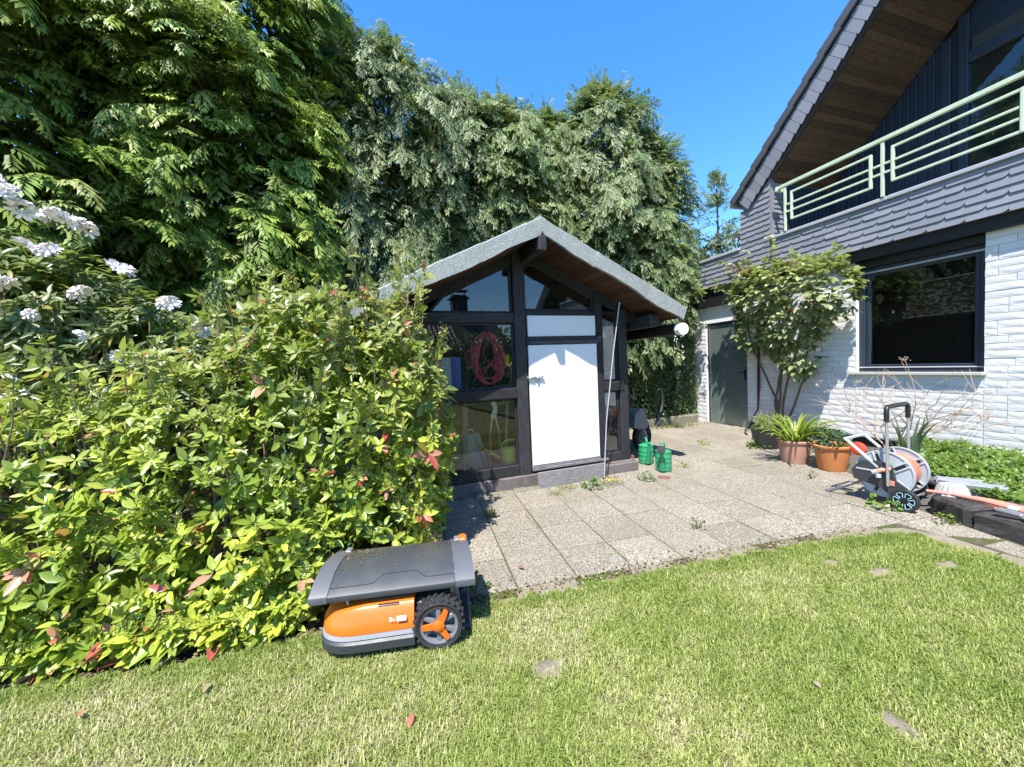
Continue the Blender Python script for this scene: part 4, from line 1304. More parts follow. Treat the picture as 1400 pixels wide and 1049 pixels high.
# leaf litter on the roof
rl = np.random.default_rng(5)
n = 420
yy = np.clip(-.20 + np.abs(rl.normal(0, .12, n)), -.25, .11); xx = np.where(rl.random(n) < .55, rl.normal(.2, .06, n), rl.uniform(-.27, .29, n))
tv = np.array([(-.5, 0, 0), (0, -.35, .1), (.5, 0, 0), (0, .35, .15)]); tf = np.array([(0, 1, 2, 3)])
pos = np.stack([xx, yy, np.array([pz(y) for y in yy]) + .004], 1)
cl = np.array([(.28, .19, .11), (.16, .10, .05), (.22, .2, .12)])[rl.integers(0, 3, n)]
V, F_, C = scatter(tv, tf, pos, frames(dirs(n, rl) * (1, 1, .2), np.tile([0, 0, 1.], (n, 1))), rl.uniform(.004, .013, n), cl)
o = place('litter', np_mesh('litter', V, F_, MAT['leaf'], C), sh); o['kind'] = 'stuff'

# ================================================================== hose reel cart
CR = thing('hose_reel_cart', 'grey hose reel cart with coral hose and tall black grip', 'hose cart', (4.18, 2.30, 0), R(7))
CYc, CZc = -.035, .285
def disc(x, r, name, face):
    M_ = Matrix.Translation((x, CYc, CZc)) @ Matrix.Rotation(R(-90), 4, 'Y')
    m = MB(); s_ = 1
    m.lathe([(.001, 0), (r*.30, 0), (r*.32, .006), (r*.93, .006), (r*.95, .012), (r, .012), (r, -.008), (r*.95, -.006), (.001, -.006)], 44, M_, 0)
    for k in range(5):
        Lm = M_ @ Matrix.Rotation(2*math.pi*k/5 + .3, 4, 'Z')
        m.cbox(r*.28, -.028, .004, r*.95, -.014, .016, .003, Lm); m.cbox(r*.28, .014, .004, r*.95, .028, .016, .003, Lm)
    d = m.build(name, MAT['grey_plastic'], CR, 35)
    m = MB()
    for k in range(5):
        Lm = M_ @ Matrix.Rotation(2*math.pi*k/5 + .3, 4, 'Z')
        m.cbox(r*.45, -.0135, .0062, r*.86, .0135, .009, .002, Lm)
    m.build('slot', MAT['black_plastic'], d)
    m = MB(); m.lathe([(.001, .012), (.045, .012), (.045, .022), (.001, .024)], 20, M_); m.build('hub', MAT['grey_plastic'], d, 40)
    return d
disc(.0, .208, 'reel_disc', -1); disc(.27, .208, 'reel_disc', 1)
hosem = MB(); rh2 = random.Random(6)
for L_ in range(3):
    for k in range(10 if L_ < 2 else 4):
        x = .02 + .0245 * k + (.012 if L_ % 2 else 0) + (0.03 if L_ == 2 else 0) + rh2.uniform(-.006, .006); rad = .125 + .021 * L_ + rh2.uniform(-.009, .006)
        hosem = MB(); hosem.tube([(x + .008*math.sin(a*2+k), CYc + rad*math.cos(a), CZc + rad*math.sin(a)) for a in [2*math.pi*q/40 for q in range(40)]], .0115, 7, closed=True)
        hosem.build('hose_turn', MAT['coral_hose'], CR, 60)
m = MB(); m.lathe([(.11, -.26), (.11, -.01)], 24, Matrix.Translation((0, CYc, CZc)) @ Matrix.Rotation(R(-90), 4, 'Y')); m.build('drum', MAT['grey_plastic'], CR, 40)
# dark side plates
for x, nm in ((-.035, 1), (.315, 2)):
    m = MB(); m.prism([(.13, .37), (-.02, .405), (-.10, .37), (-.13, .25), (-.20, .20), (-.225, .10), (-.15, .07), (-.02, .17), (.17, .205), (.19, .285)], x-.012, x+.012, Matrix(((0, 0, 1, 0), (1, 0, 0, 0), (0, 1, 0, 0), (0, 0, 0, 1))))
    sp_ = m.build('side_plate', MAT['dark_plastic'], CR)
    if nm == 1:
        m = MB(); m.cbox(x-.017, .03, .30, x-.0125, .15, .314, .001, None); m.build('stripe', MAT['grey_plastic'], sp_)
        m = MB(); m.cbox(x-.020, -.125, .20, x-.0125, -.075, .245, .003); m.build('catch', MAT['coral_plastic'], sp_)
# wheels of the cart
def cwheel(x, s_):
    M_ = Matrix.Translation((x, -.19, .095)) @ Matrix.Rotation(R(-90) * s_, 4, 'Y')
    m = MB(); m.lathe([(.075, 0), (.078, .024), (.09, .026), (.095, .02), (.095, -.015), (.088, -.02), (.07, -.018), (.075, 0)], 36, M_); w_ = m.build('wheel', MAT['rubber'], CR, 35)
    m = MB(); m.lathe([(.001, .018), (.018, .018), (.018, .004), (.062, -.002), (.064, .020), (.077, .022), (.077, 0)], 30, M_, 0, True)
    for k in range(6): m.cbox(.015, -.008, .0, .068, .008, .018, .003, M_ @ Matrix.Rotation(2*math.pi*k/6, 4, 'Z'))
    m.build('rim', MAT['black_plastic'], w_, 35)
    m = MB()
    for k in range(6):
        a0 = 2*math.pi*(k+.5)/6
        pts = [M_ @ Vector((rr_*math.cos(a0+da), rr_*math.sin(a0+da), .021)) for rr_, da in ((.03, -.28), (.066, -.36), (.070, -.2), (.070, .2), (.066, .36), (.03, .28))]
        m.tube(pts, .0032, 5)
    m.build('rim_trim', simple('ice_blue', (.30, .50, .55), .4), w_, 60)
cwheel(-.045, 1); cwheel(.42, -1)
m = MB(); m.tube([(-.04, -.19, .095), (.40, -.19, .095)], .009, 8); m.tube([(-.03, CYc, CZc), (.31, CYc, CZc)], .014, 10); m.build('axle', MAT['mid_grey'], CR, 60)
# handle
for x in (-.075, .315):
    m = MB(); m.tube([(x, -.09, .20), (x, -.085, .45), (x, -.08, .82)], .012, 10); m.build('handle_tube', MAT['silver'], CR, 60)
m = MB(); m.tube([(-.075, -.08, .765), (-.075, -.079, .855), (-.067, -.078, .882), (-.045, -.078, .895), (.285, -.078, .895), (.307, -.078, .882), (.315, -.079, .855), (.315, -.08, .765)], .019, 10); m.build('grip', MAT['black_plastic'], CR, 60)
# folding foot and guide frame
m = MB(); m.tube([(-.02, .10, .20), (-.01, .38, .012), (.0, .42, .01), (.27, .42, .01), (.29, .38, .012), (.30, .10, .20)], .010, 8); m.build('foot', MAT['mid_grey'], CR, 60)
m = MB(); m.bar((-.035, -.01, .34), (-.035, .24, .565), .028, .02); m.bar((.31, -.01, .34), (.31, .24, .565), .028, .02); m.bar((-.048, .24, .565), (.325, .24, .565), .026, .022); m.build('guide_frame', MAT['grey_plastic'], CR)
m = MB(); Mk = Matrix.Translation((.06, .17, .47)) @ Matrix.Rotation(R(-90), 4, 'Y'); m.lathe([(.001, 0), (.05, 0), (.062, .012), (.062, .035), (.048, .045), (.001, .045)], 24, Mk); m.build('crank', MAT['signal_red'], CR, 40)
m = MB(); m.tube([(-.05, -.07, .33), (-.075, -.05, .335), (-.085, -.015, .315)], .019, 10); m.tube([(-.05, -.09, .36), (-.08, -.09, .34)], .016, 8); m.build('tap_joint', MAT['coral_plastic'], CR, 50)
m = MB(); m.tube([(-.085, -.02, .318), (-.088, .01, .30)], [.022, .022], 10); m.lathe([(.0, 0), (.02, .0), (.02, .03), (.0, .031)], 10, Matrix.Translation((-.09, -.03, .265))); m.build('tap_nut', MAT['grey_plastic'], CR, 50)

# ================================================================== pots
def pot(name, label, x, y, r0, r1, h, mat, rim=.03, rt=.014):
    t_ = thing(name, label, 'plant pot', (x, y, 0), random.uniform(0, 3))
    m = MB(); m.lathe([(r0*.98, 0), (r0, .006), (r1-.006, h-rim), (r1-.006, h-rim)], 36, None, 0, True); m.lathe([(r1-.02, h-.01), (r0-.01, h*.55)], 36)
    b = m.build('pot_body', MAT[mat], t_, 40)
    m = MB(); m.lathe([(r1-.007, h-rim), (r1+rt-.004, h-rim+.003), (r1+rt, h-.006), (r1+rt-.006, h), (r1-.016, h), (r1-.02, h-.012)], 36); m.build('pot_rim', MAT[mat], t_, 40)
    m = MB(); m.lathe([(.001, h-.045), (r1-.022, h-.04)], 30); m.build('potting_soil', MAT['soil'], t_)
    return t_
pot('clay_pot', 'bright orange clay pot with dark green plant, by hose cart', 4.97, 3.20, .135, .185, .30, 'orange_clay')
pot('clay_pot', 'pale weathered terracotta pot holding the strap leaved plant', 4.93, 3.62, .145, .18, .29, 'terracotta')
pot('plastic_pot', 'black plastic pot at the foot of the climbing rose', 5.36, 4.36, .16, .205, .31, 'black_pot_plastic', .02, .006)
# ================================================================== watering cans
def can(label, x, y, rz, rose):
    t_ = thing('watering_can', label, 'watering can', (x, y, 0), rz, 'green watering cans by the shed corner')
    m = MB(); pr = [(.088, 0), (.094, .006)]
    for k in range(1, 21):
        z = .006 + .224 * k / 20
        pr.append((.096 + (.004 if k in (5, 6, 10, 11, 15, 16) else 0), z))
    pr += [(.098, .235), (.098, .25)]
    m.lathe(pr, 32, None, 0, True)
    m.lathe([(.092, .248), (.085, .02)], 32)
    b = m.build('can_body', MAT['can_green'], t_, 35)
    # half cover
    mb = MB(); vs = []; n = 12; K = 5
    for i in range(n+1):
        a = -math.pi/2 + math.pi*i/n
        for k in range(K+1):
            f = k / K
            vs.append((.097*math.cos(a)*(1-f) + .0*f, .097*math.sin(a)*(1-f*.0) if k == 0 else .097*math.sin(a)*(1-f) + .0, .25 + .03*math.sin(f*math.pi/2)))
    fs = [(i*(K+1)+k, (i+1)*(K+1)+k, (i+1)*(K+1)+k+1, i*(K+1)+k+1) for i in range(n) for k in range(K)]
    mb.add(vs, fs); mb.build('cover', MAT['can_green'], t_, 40)
    m = MB(); m.tube([(.09, 0, .035), (.115, 0, .10), (.145, 0, .20), (.165, 0, .285)], [.042, .034, .022, .016], 12); sp_ = m.build('spout', MAT['can_green'], t_, 50)
    if rose:
        Mr = Matrix.Translation((.165, 0, .285)) @ frame_z(Vector((.85, 0, .45))).to_4x4()
        m = MB(); m.lathe([(.014, -.01), (.020, .01), (.05, .035), (.052, .043), (.046, .049), (.001, .053)], 22, Mr); m.build('rose', MAT['rubber'], sp_, 40)
    else:
        m = MB(); m.tube([(.162, 0, .275), (.175, 0, .31)], [.019, .020], 12); m.build('spout_lip', MAT['can_green'], sp_, 50)
    m = MB(); m.tube([(.055, 0, .262), (.05, 0, .315), (.015, 0, .345), (-.05, 0, .335), (-.11, 0, .28), (-.125, 0, .2), (-.098, 0, .12)], [.012, .014, .014, .014, .014, .013, .012], 10); m.build('handle', MAT['can_green'], t_, 50)
can('green watering can without a rose, standing against barrow wheel', 3.27, 4.42, R(-112), False)
can('green watering can with black rose, in front of the other', 3.235, 4.03, R(-135), True)
# bricks at the shed corner
c = thing('loose_brick', 'red brick lying half sunk beside the shed corner', 'brick', (3.03, 3.77, 0), R(-40)); m = MB(); m.cbox(-.07, -.04, -.03, .07, .04, .014, .008); m.build('brick', MAT['red_brick'], c)
c = thing('loose_brick', 'red bricks stacked between shed post and watering can', 'brick', (3.02, 4.45, 0), R(80))
for k in range(2): m = MB(); m.cbox(-.07, -.05, .07*k, .07, .05, .07*k + .066, .008); m.build('brick', MAT['red_brick'], c)
# ================================================================== wheelbarrow stood on end
wb = thing('wheelbarrow', 'grey wheelbarrow with black tyre propped behind the shed corner', 'wheelbarrow', (3.72, 5.12, 0), R(18))
Mw = Matrix.Translation((0, 0, .205)) @ Matrix.Rotation(R(90), 4, 'X')
m = MB(); m.lathe([(.115, -.03), (.13, -.045), (.17, -.05), (.198, -.035), (.205, 0), (.198, .035), (.17, .05), (.13, .045), (.115, .03)], 36, Mw)
for k in range(30):
    m.cbox(.196, -.006, -.03, .210, .006, .03, .003, Mw @ Matrix.Rotation(2*math.pi*k/30, 4, 'Z') @ Matrix.Rotation(R(20), 4, 'X'))
w_ = m.build('wheel', MAT['rubber'], wb, 40)
m = MB(); m.lathe([(.118, .025), (.105, .012), (.06, .0), (.05, .02), (.022, .03), (.022, .055), (.001, .056)], 28, Mw); m.lathe([(.118, -.025), (.105, -.012), (.06, -.0), (.001, -.02)], 28, Mw); m.build('rim', MAT['mid_grey'], w_, 40)
m = MB(); m.tube([(0, -.085, .205), (-.10, -.10, .36), (-.16, -.11, .42), (-.22, -.115, .44)], .013, 8); m.tube([(0, .085, .205), (-.10, .10, .36), (-.16, .11, .42), (-.22, .115, .44)], .013, 8); m.tube([(0, -.09, .205), (0, .09, .205)], .01, 8); m.build('fork', MAT['silver'], wb, 60)
m = MB(); m.prism([(-.24, .40), (-.21, .44), (-.30, .68), (-.36, .70), (-.50, .64), (-.54, .44), (-.40, .40)], -.27, .27, Matrix(((1, 0, 0, 0), (0, 0, 1, 0), (0, 1, 0, 0), (0, 0, 0, 1)))); m.build('tray', MAT['mid_grey'], wb)
for s_ in (-1,):
    m = MB(); m.tube([(-.06, s_*.28, .42), (.02, s_*.28, .55), (.10, s_*.28, .62), (.16, s_*.27, .72), (.18, s_*.26, .86), (.155, s_*.26, .93), (.10, s_*.26, .95), (.06, s_*.26, .93)], .012, 8); m.build('leg', MAT['dark_plastic'], wb, 60)
m = MB(); m.tube([(-.06, .28, .42), (.02, .28, .55), (.10, .28, .62), (.16, .27, .72), (.18, .26, .86), (.155, .26, .93)], .012, 8); m.build('leg', MAT['dark_plastic'], wb, 60)
m = MB(); m.tube([(-.05, -.285, .74), (.01, -.285, .58), (.035, -.285, .45)], .010, 8); m.build('brace', MAT['dark_plastic'], wb, 60)
m = MB(); m.lathe([(.0, -.02), (.025, -.02), (.025, .02), (.0, .02)], 12, Matrix.Translation((.0, -.29, .46)) @ Matrix.Rotation(R(90), 4, 'X')); m.build('bolt', MAT['silver'], wb)
# ================================================================== sleepers, block, bowl, wand, rake
def sleeper(label, p, q, h, wd, ends):
    p = Vector(p); q = Vector(q); L = (q - p).length; d = (q - p).normalized()
    t_ = thing('timber_sleeper', label, 'sleeper', p, math.atan2(d.y, d.x), 'sleepers edging the bed')
    mb = MB(); N = 8; vs = []; rs_ = random.Random(int(L*100))
    for i in range(N+1):
        e = .02 if i in (0, N) else 0
        for y, z in ((0, -.03), (0+e, h*.3), (e, h-.025), (.022+e, h-e), (wd-.02, h-e), (wd, h-.02), (wd, -.03)):
            vs.append((L*i/N + rs_.uniform(-.006, .006), y + rs_.uniform(-.007, .007), z + rs_.uniform(-.007, .005)))
    fs = []
    for i in range(N):
        for k in range(7): fs.append((i*7+k, i*7+(k+1) % 7, (i+1)*7+(k+1) % 7, (i+1)*7+k))
    fs += [tuple(range(6, -1, -1)), tuple(range(N*7, N*7+7))]
    mb.add(vs, fs); b = mb.build('beam', MAT['sleeper_timber'], t_)
    m = MB()
    for k in range(ends):
        x0 = rs_.uniform(.02, L*.5); pts = [(x0 + s_*L*.11, -.0065, h*(.2 + .1*k) + rs_.uniform(0, .04) + .02*s_) for s_ in range(4)]
        m.tube(pts, [.001, .0035, .003, .001], 5)
    m.build('crack', MAT['black_soffit'], b)
sleeper('short dark split timber sleeper beside the cart wheel', (4.30, 2.02, 0), (4.19, 1.735, 0), .155, .20, 3)
sleeper('long dark timber sleeper running out of view beside lawn', (4.185, 1.715, 0), (3.95, .1, 0), .135, .19, 2)
c = thing('stone_block', 'rough grey stone block in the ground cover', 'stone', (4.80, 2.10, .07), R(-62))
mb = MB(); mb.cbox(-.10, -.08, -.03, .32, .10, .13, .015); me = mb.mesh('block', MAT['stone_grey'])
bb = bmesh.new(); bb.from_mesh(me); bmesh.ops.subdivide_edges(bb, edges=bb.edges, cuts=2, use_grid_fill=True)
for v in bb.verts: v.co += Vector((random.uniform(-.008, .008),)*3)
bb.to_mesh(me); bb.free(); place('block', me, c)
c = thing('fluted_bowl', 'pale fluted concrete bowl lying upside down behind sleeper', 'bowl', (4.47, 1.95, .10), .2)
mb = MB(); vs = []; fs = []; n = 54; prf = [(.118, 0), (.112, .02), (.085, .115), (.072, .135), (.04, .14), (.001, .14)]
for r_, z in prf:
    for k in range(n):
        f = (1 + .055 * math.cos(18 * 2*math.pi*k/n)) if .05 < r_ else 1
        vs.append((r_*f*math.cos(2*math.pi*k/n), r_*f*math.sin(2*math.pi*k/n), z))
for i in range(len(prf)-1):
    for k in range(n): fs.append((i*n+k, i*n+(k+1) % n, (i+1)*n+(k+1) % n, (i+1)*n+k))
mb.add(vs, fs); mb.build('bowl', MAT['pale_concrete'], c, 30)
c = thing('sprinkler_wand', 'coral garden wand with white collar lying along the sleeper', 'garden wand', (4.36, 2.06, .165), 0)
m = MB(); m.tube([(0, 0, 0), (.03, -.15, .01), (.03, -.32, .012), (.005, -.47, .008)], .014, 10); m.build('tube', MAT['coral_plastic'], c, 60)
m = MB(); m.tube([(.005, -.465, .008), (-.005, -.52, .008)], .020, 12); m.build('collar', MAT['white_panel'], c, 60)
m = MB(); m.tube([(-.005, -.51, .008), (-.02, -.60, .006)], [.017, .021], 12); m.build('head', MAT['coral_plastic'], c, 60)
c = thing('coral_trowel', 'flat coral plastic scoop lying behind the garden wand', 'scoop', (4.50, 1.84, .135), R(-96))
m = MB(); m.prism([(0, -.02), (.10, -.06), (.36, -.07), (.42, -.03), (.42, .02), (.34, .055), (.08, .05), (0, .02)], 0, .03); m.build('blade', MAT['coral_plastic'], c)
m = MB(); m.cbox(.18, -.13, -.005, .34, -.075, .02, .008); m.build('grip', MAT['coral_plastic'], c)
c = thing('hand_rake', 'grey fan shaped rake head on the long sleeper', 'rake', (4.23, 1.50, .16), R(-100))
m = MB()
for k in range(7):
    a = R(-30 + 10*k); m.bar((0, 0, .01), (.20*math.cos(a), .20*math.sin(a), .0), .022, .006)
m.cbox(-.12, -.03, 0, .03, .03, .03, .01); m.build('rake_head', MAT['mid_grey'], c)
# hose hanging on the wall
c = thing('wall_hose', 'dark red hose hanging down the wall behind the rose', 'hose', (6.44, 5.35, 0))
m = MB(); m.tube([(.03, -.02, 2.62), (.03, .0, 2.2), (.02, .01, 1.5), (.02, .02, .8), (.0, .04, .38)], .011, 8); m.build('hose', MAT['wall_hose'], c, 60)
m = MB(); m.tube([(.035, .04, 2.3), (.03, .05, 1.4), (.0, .04, .4), (-.1, .12, .15), (-.24, .10, .03), (-.42, -.05, .015), (-.52, -.18, .015)], .013, 8); m.build('black_hose', MAT['rubber'], c, 60)
# ================================================================== plants: helpers
def vnoise(P, f, seed=0):
    r = np.random.default_rng(seed); s = 0
    for k in range(5):
        d = r.normal(size=P.shape[1]); d /= np.linalg.norm(d)
        s = s + np.sin((P @ d) * f * (1 + .45 * k) + r.uniform(0, 6.28))
    return s / 5
def pick(pal, n, r):
    pal = np.array(pal); return pal[r.integers(0, len(pal), n)] * r.uniform(.78, 1.22, (n, 1))
def leaf_tmpl(wd=.42, fold=.07, tip=-.08):
    st = [(0, 0), (.22, .36), (.48, .5), (.76, .32), (1, 0)]
    v = [(0, 0, 0)]; f = []
    for y, w_ in st[1:-1]: v += [(-w_*wd, y, fold*w_*2 + tip*y*y), (0, y, tip*y*y), (w_*wd, y, fold*w_*2 + tip*y*y)]
    v.append((0, 1, tip))
    f += [(0, 2, 1), (0, 3, 2)]
    for k in (1, 4): f += [(k, k+1, k+4), (k, k+4, k+3), (k+1, k+2, k+5), (k+1, k+5, k+4)]
    f += [(7, 8, 10), (8, 9, 10)]
    return np.array(v, float), np.array(f)
LV, LF = leaf_tmpl()
def leaf6(wd=.55, fold=.08, tip=-.05):
    v = np.array([(0, 0, 0), (-wd/2, .42, fold), (0, .5, 0), (wd/2, .42, fold), (0, 1, tip)], float)
    return v, np.array([(0, 2, 1), (0, 3, 2), (1, 2, 4), (2, 3, 4)])
SV, SF = leaf6()
def whorls(C, A, n, L, spread, r, jit=.35, lensd=.18):
    """n leaves round every shoot tip C with axis A; returns pos, dir, normal, length"""
    m = len(C)
    A = unit(A); ref = np.where(np.abs(A[:, 2:3]) > .9, np.array([[1., 0, 0]]), np.array([[0, 0, 1.]]))
    x = unit(np.cross(A, ref)); y = np.cross(A, x)
    ph = r.uniform(0, 6.28, (m, 1)) + np.arange(n)[None] * 2.4 + r.normal(0, jit, (m, n))
    sp = np.radians(spread[0] + (spread[1]-spread[0]) * r.random((m, n)))
    rad = np.cos(ph)[..., None]*x[:, None] + np.sin(ph)[..., None]*y[:, None]
    d = np.cos(sp)[..., None]*A[:, None] + np.sin(sp)[..., None]*rad
    nrm = np.sin(sp)[..., None]*A[:, None] - np.cos(sp)[..., None]*rad + r.normal(0, .15, (m, n, 3))
    stem = (np.arange(n)[None] / n * -.5 * L)[..., None] * A[:, None]
    pos = C[:, None] + stem + rad * .006
    ln = L * np.clip(r.normal(1, lensd, (m, 1)), .6, 1.6) * np.clip(r.normal(1, lensd, (m, n)), .5, 1.5)
    return pos.reshape(-1, 3), d.reshape(-1, 3), nrm.reshape(-1, 3), ln.reshape(-1)
def lump_points(lumps, n, r, keep=lambda P, N: P[:, 2] > .03, shell=(.86, 1.04)):
    L = np.array(lumps); ar = (L[:, 3]*L[:, 4] + L[:, 4]*L[:, 5] + L[:, 3]*L[:, 5]); w_ = ar / ar.sum()
    k = r.choice(len(L), n, p=w_); d = dirs(n, r); s_ = r.uniform(*shell, n)
    P = L[k, :3] + d * L[k, 3:] * s_[:, None]; N = unit(d / L[k, 3:])
    q = ((P[:, None] - L[None, :, :3]) / L[None, :, 3:]); dist = np.sqrt((q**2).sum(-1)); dist[np.arange(n), k] = 9
    dep = dist.min(1)
    ok = (dep > .86) & keep(P, N)
    return P[ok], N[ok], np.minimum(s_[ok], dep[ok])

# ================================================================== conifers
def spray_tmpl(nf, teeth, seed=0):
    rs_ = random.Random(seed); v = []; f = []; tc = []
    def kite(b, d, L, w_, c0, c1, dr):
        px = np.array([-d[1], d[0]])
        n = len(v)
        mid = np.array(b[:2]) + d * L * .5
        tip = np.array(b[:2]) + d * L
        v.append(tuple(b)); v.append((*(mid + px*w_*.5), b[2] - dr*.25 + .012)); v.append((*(mid - px*w_*.5), b[2] - dr*.25 + .012)); v.append((*tip, b[2] - dr))
        f.append((n, n+2, n+1)); f.append((n+1, n+2, n+3)); tc.extend([c0, (c0+c1)/2, (c0+c1)/2, c1])
    for i in range(nf):
        t_ = .05 + .88 * i / nf; s_ = 1 if i % 2 else -1
        ang = math.radians(50 - 26*t_ + rs_.uniform(-11, 11)); d = np.array([math.sin(ang)*s_, math.cos(ang)])
        L = (.46 - .18*t_) * (1 if t_ > .15 else .7) * rs_.uniform(.7, 1.35)
        b = (0, t_, -.22*t_*t_)
        kite(b, d, L, .108 * rs_.uniform(.8, 1.2), .62, 1.36, .10 + rs_.uniform(.0, .24)*L)
        if teeth:
            for q in ((.30, .5) if teeth > 1 else (.42,)):
                bb = np.array(b[:2]) + d*L*q
                for s2 in (-1, 1):
                    a2 = math.atan2(d[0], d[1]) + s2*(.55 + .25*rs_.random()); d2 = np.array([math.sin(a2), math.cos(a2)])
                    kite((bb[0], bb[1], b[2] - .05*q), d2, L*.40*(1.1 - q*.4), .075, .95, 1.15, .06)
    kite((0, .88, -.17), np.array([0, 1.]), .26, .12, .85, 1.36, .08)
    return np.array(v), np.array(f), np.array(tc)
SPN = [spray_tmpl(12, 0, k) for k in range(5)]; SPF = [spray_tmpl(10, 0, k + 9) for k in range(4)]; SPI = spray_tmpl(8, 0, 77)
def conifer(name, label, x, y, h, r0, pal, n, droop, seed, tmpl, size=.30, low=.06, top=1.0, cam_only=True, kindp=2.2, ns=10, lean=(0, 0), plume=.8):
    r = np.random.default_rng(seed)
    t_ = thing(name, label, 'conifer', (x, y, 0), 0, 'tall conifers behind the shed')
    def env(u, th):
        base = np.clip(1 - np.clip((u - .45) / .55, 0, 1) ** kindp, 0.02, 1) ** .75
        base = base * np.clip(.80 + u*1.6, 0, 1)
        return r0 * base * (1 + .16*np.sin(3*th + seed + u*9) + .10*np.sin(7*th + 2*seed - u*23) + .09*np.sin(u*41 + th*2 + seed))
    camth = math.atan2(-y, -x)
    n0 = n * 2
    u = low + (top - low) * r.random(n0) ** .92
    th = camth + (r.normal(0, .95, n0) if cam_only else r.uniform(-3.2, 3.2, n0))
    R_ = env(u, th)
    q3 = np.stack([np.cos(th)*R_ + x, np.sin(th)*R_ + y, u*h*1.15], 1)
    nz = vnoise(q3, 3.1, seed) + .5*vnoise(q3, 7.0, seed + 50)           # boughs stand out in lobes with gaps between
    pr = np.clip(.62 + 1.3*nz, .06, 1.0); kp = np.where(r.random(n0) < pr)[0][:n]
    n = len(kp); u, th, R_, nz = u[kp], th[kp], R_[kp], nz[kp]
    R_ = R_ * (1 + .20*np.clip(nz, -.8, .8)*np.clip((1.02 - u)*4, 0, 1))
    o = np.stack([np.cos(th), np.sin(th), np.zeros(n)], 1)
    tip = o * (R_ * r.uniform(.90, 1.06, n))[:, None] + np.stack([np.zeros(n), np.zeros(n), u*h], 1) + np.stack([lean[0]*u, lean[1]*u, 0*u], 1)
    Lp = np.minimum(plume * r.uniform(.75, 1.25, n), np.maximum(R_, .35))
    upb = (.30 + .9*np.clip((u - .78)/.22, 0, 1))            # leaders at the top reach upward
    dr = droop * (1 - .7*np.clip((u - .85)/.15, 0, 1)) * r.uniform(.6, 1.3, n)
    tw = r.uniform(-.5, .5, n)
    o2 = np.stack([np.cos(th+tw), np.sin(th+tw), np.zeros(n)], 1)
    P = []; D = []; N = []; S = []; C = []
    pc = pick(pal, n, r); pj = r.normal(0, .18, (n, 3))
    for i in range(ns):
        s_ = (i + 1) / ns
        ax = o2*1.0; zz = upb*s_ - dr*s_*s_*1.35; z1 = upb - dr*1.35
        pos = tip + ax * ((s_ - 1)*Lp)[:, None]; pos[:, 2] += (zz - z1) * Lp * .9 - .12
        slope = upb - 2.7*dr*s_
        tan = unit(np.concatenate([ax[:, :2], slope[:, None]], 1))
        side = unit(np.cross(tan, np.array([0, 0, 1.]) + r.normal(0, .25, (n, 3)))) * (1 if i % 2 else -1)
        k = (.85 if i < ns-1 else 0)
        d = unit(tan * 1.0 + side*k*r.uniform(.5, 1.2, (n, 1)) + np.array([0, 0, -.30*droop]) + r.normal(0, .14, (n, 3)))
        nr = unit(np.array([0, 0, 1.0]) + .50*o2 + pj + r.normal(0, .16, (n, 3)))
        P.append(pos); D.append(d); N.append(nr); S.append(size * r.uniform(.72, 1.28, n) * (1.05 - .25*s_)); C.append(pc * r.uniform(.85, 1.18, (n, 1)))
    # inner foliage that closes the crown
    m = int(n * (2.8 if r0 > 1.6 else 1.5))
    uu = low + (top - low) * .97 * r.random(m); t2 = camth + r.uniform(-1.9, 1.9, m); rr = env(uu, t2) * r.uniform(.2, .68, m)
    ip = np.stack([np.cos(t2)*rr + lean[0]*uu, np.sin(t2)*rr + lean[1]*uu, uu*h], 1)
    P.append(ip); D.append(unit(np.stack([np.cos(t2), np.sin(t2), r.normal(-.4, .4, m)], 1))); N.append(unit(dirs(m, r)*.7 + np.array([0, 0, .5]) + np.stack([np.cos(t2), np.sin(t2), 0*t2], 1))); S.append(size*np.where(uu > .8*top, 1.15, 1.9)); C.append(pick(pal, m, r)*.9)
    # feathery leaders along the top
    k = 26
    th3 = r.uniform(0, 6.28, k); ur = r.uniform(.86, top, k); rr = env(ur, th3)*.8
    for s_ in range(4):
        ip = np.stack([np.cos(th3)*rr + lean[0]*ur, np.sin(th3)*rr + lean[1]*ur, ur*h - .05 + s_*.10], 1) + r.normal(0, .02, (k, 3))
        P.append(ip); D.append(unit(np.stack([np.cos(th3)*.6, np.sin(th3)*.6, np.ones(k)*(.9 - .35*s_)], 1) + r.normal(0, .3, (k, 3)))); N.append(dirs(k, r)); S.append(size*(.8 - .12*s_)*np.ones(k)); C.append(pick(pal, k, r)*1.1)
    P = np.concatenate(P); D = np.concatenate(D); N = np.concatenate(N); S = np.concatenate(S); C = np.concatenate(C)
    INN = np.zeros(len(P), bool); INN[n*ns:n*ns + m] = True
    wp = P + np.array([x, y, 0]); px, py, dz = project(wp)
    vis = (px > -160) & (px < 1560) & (py > -220) & (py < 1200)
    rest = ~vis & (r.random(len(P)) < .18)
    ok = vis | rest
    P, D, N, S, C = P[ok], D[ok], N[ok], S[ok], C[ok]
    S = np.where(rest[ok], S*2.2, S)
    isin = INN[ok]; sel = np.where(isin, len(tmpl), r.integers(0, len(tmpl), len(P))); tmpl = tmpl + [SPI]; FRM = frames(D, N); Vs, Fs_, Cs = [], [], []; off = 0
    for q in range(len(tmpl)):
        tv, tf, tc = tmpl[q]; z = sel == q
        a, b, c = scatter(tv, tf, P[z], FRM[z], S[z], C[z], tc); Vs.append(a); Fs_.append(b + off); Cs.append(c); off += len(a)
    place('crown', np_mesh('crown', np.concatenate(Vs), np.concatenate(Fs_), MAT['needle'], np.concatenate(Cs)), t_)
    mb = MB(); mb.tube([(lean[0]*q, lean[1]*q, q*h) for q in (0, .12, .3, .5, .7, .93)], [r0*.12+.03, r0*.10+.03, r0*.085+.02, r0*.06+.015, .04, .01], 9)
    tr = mb.build('trunk', MAT['bark'], t_, 60)
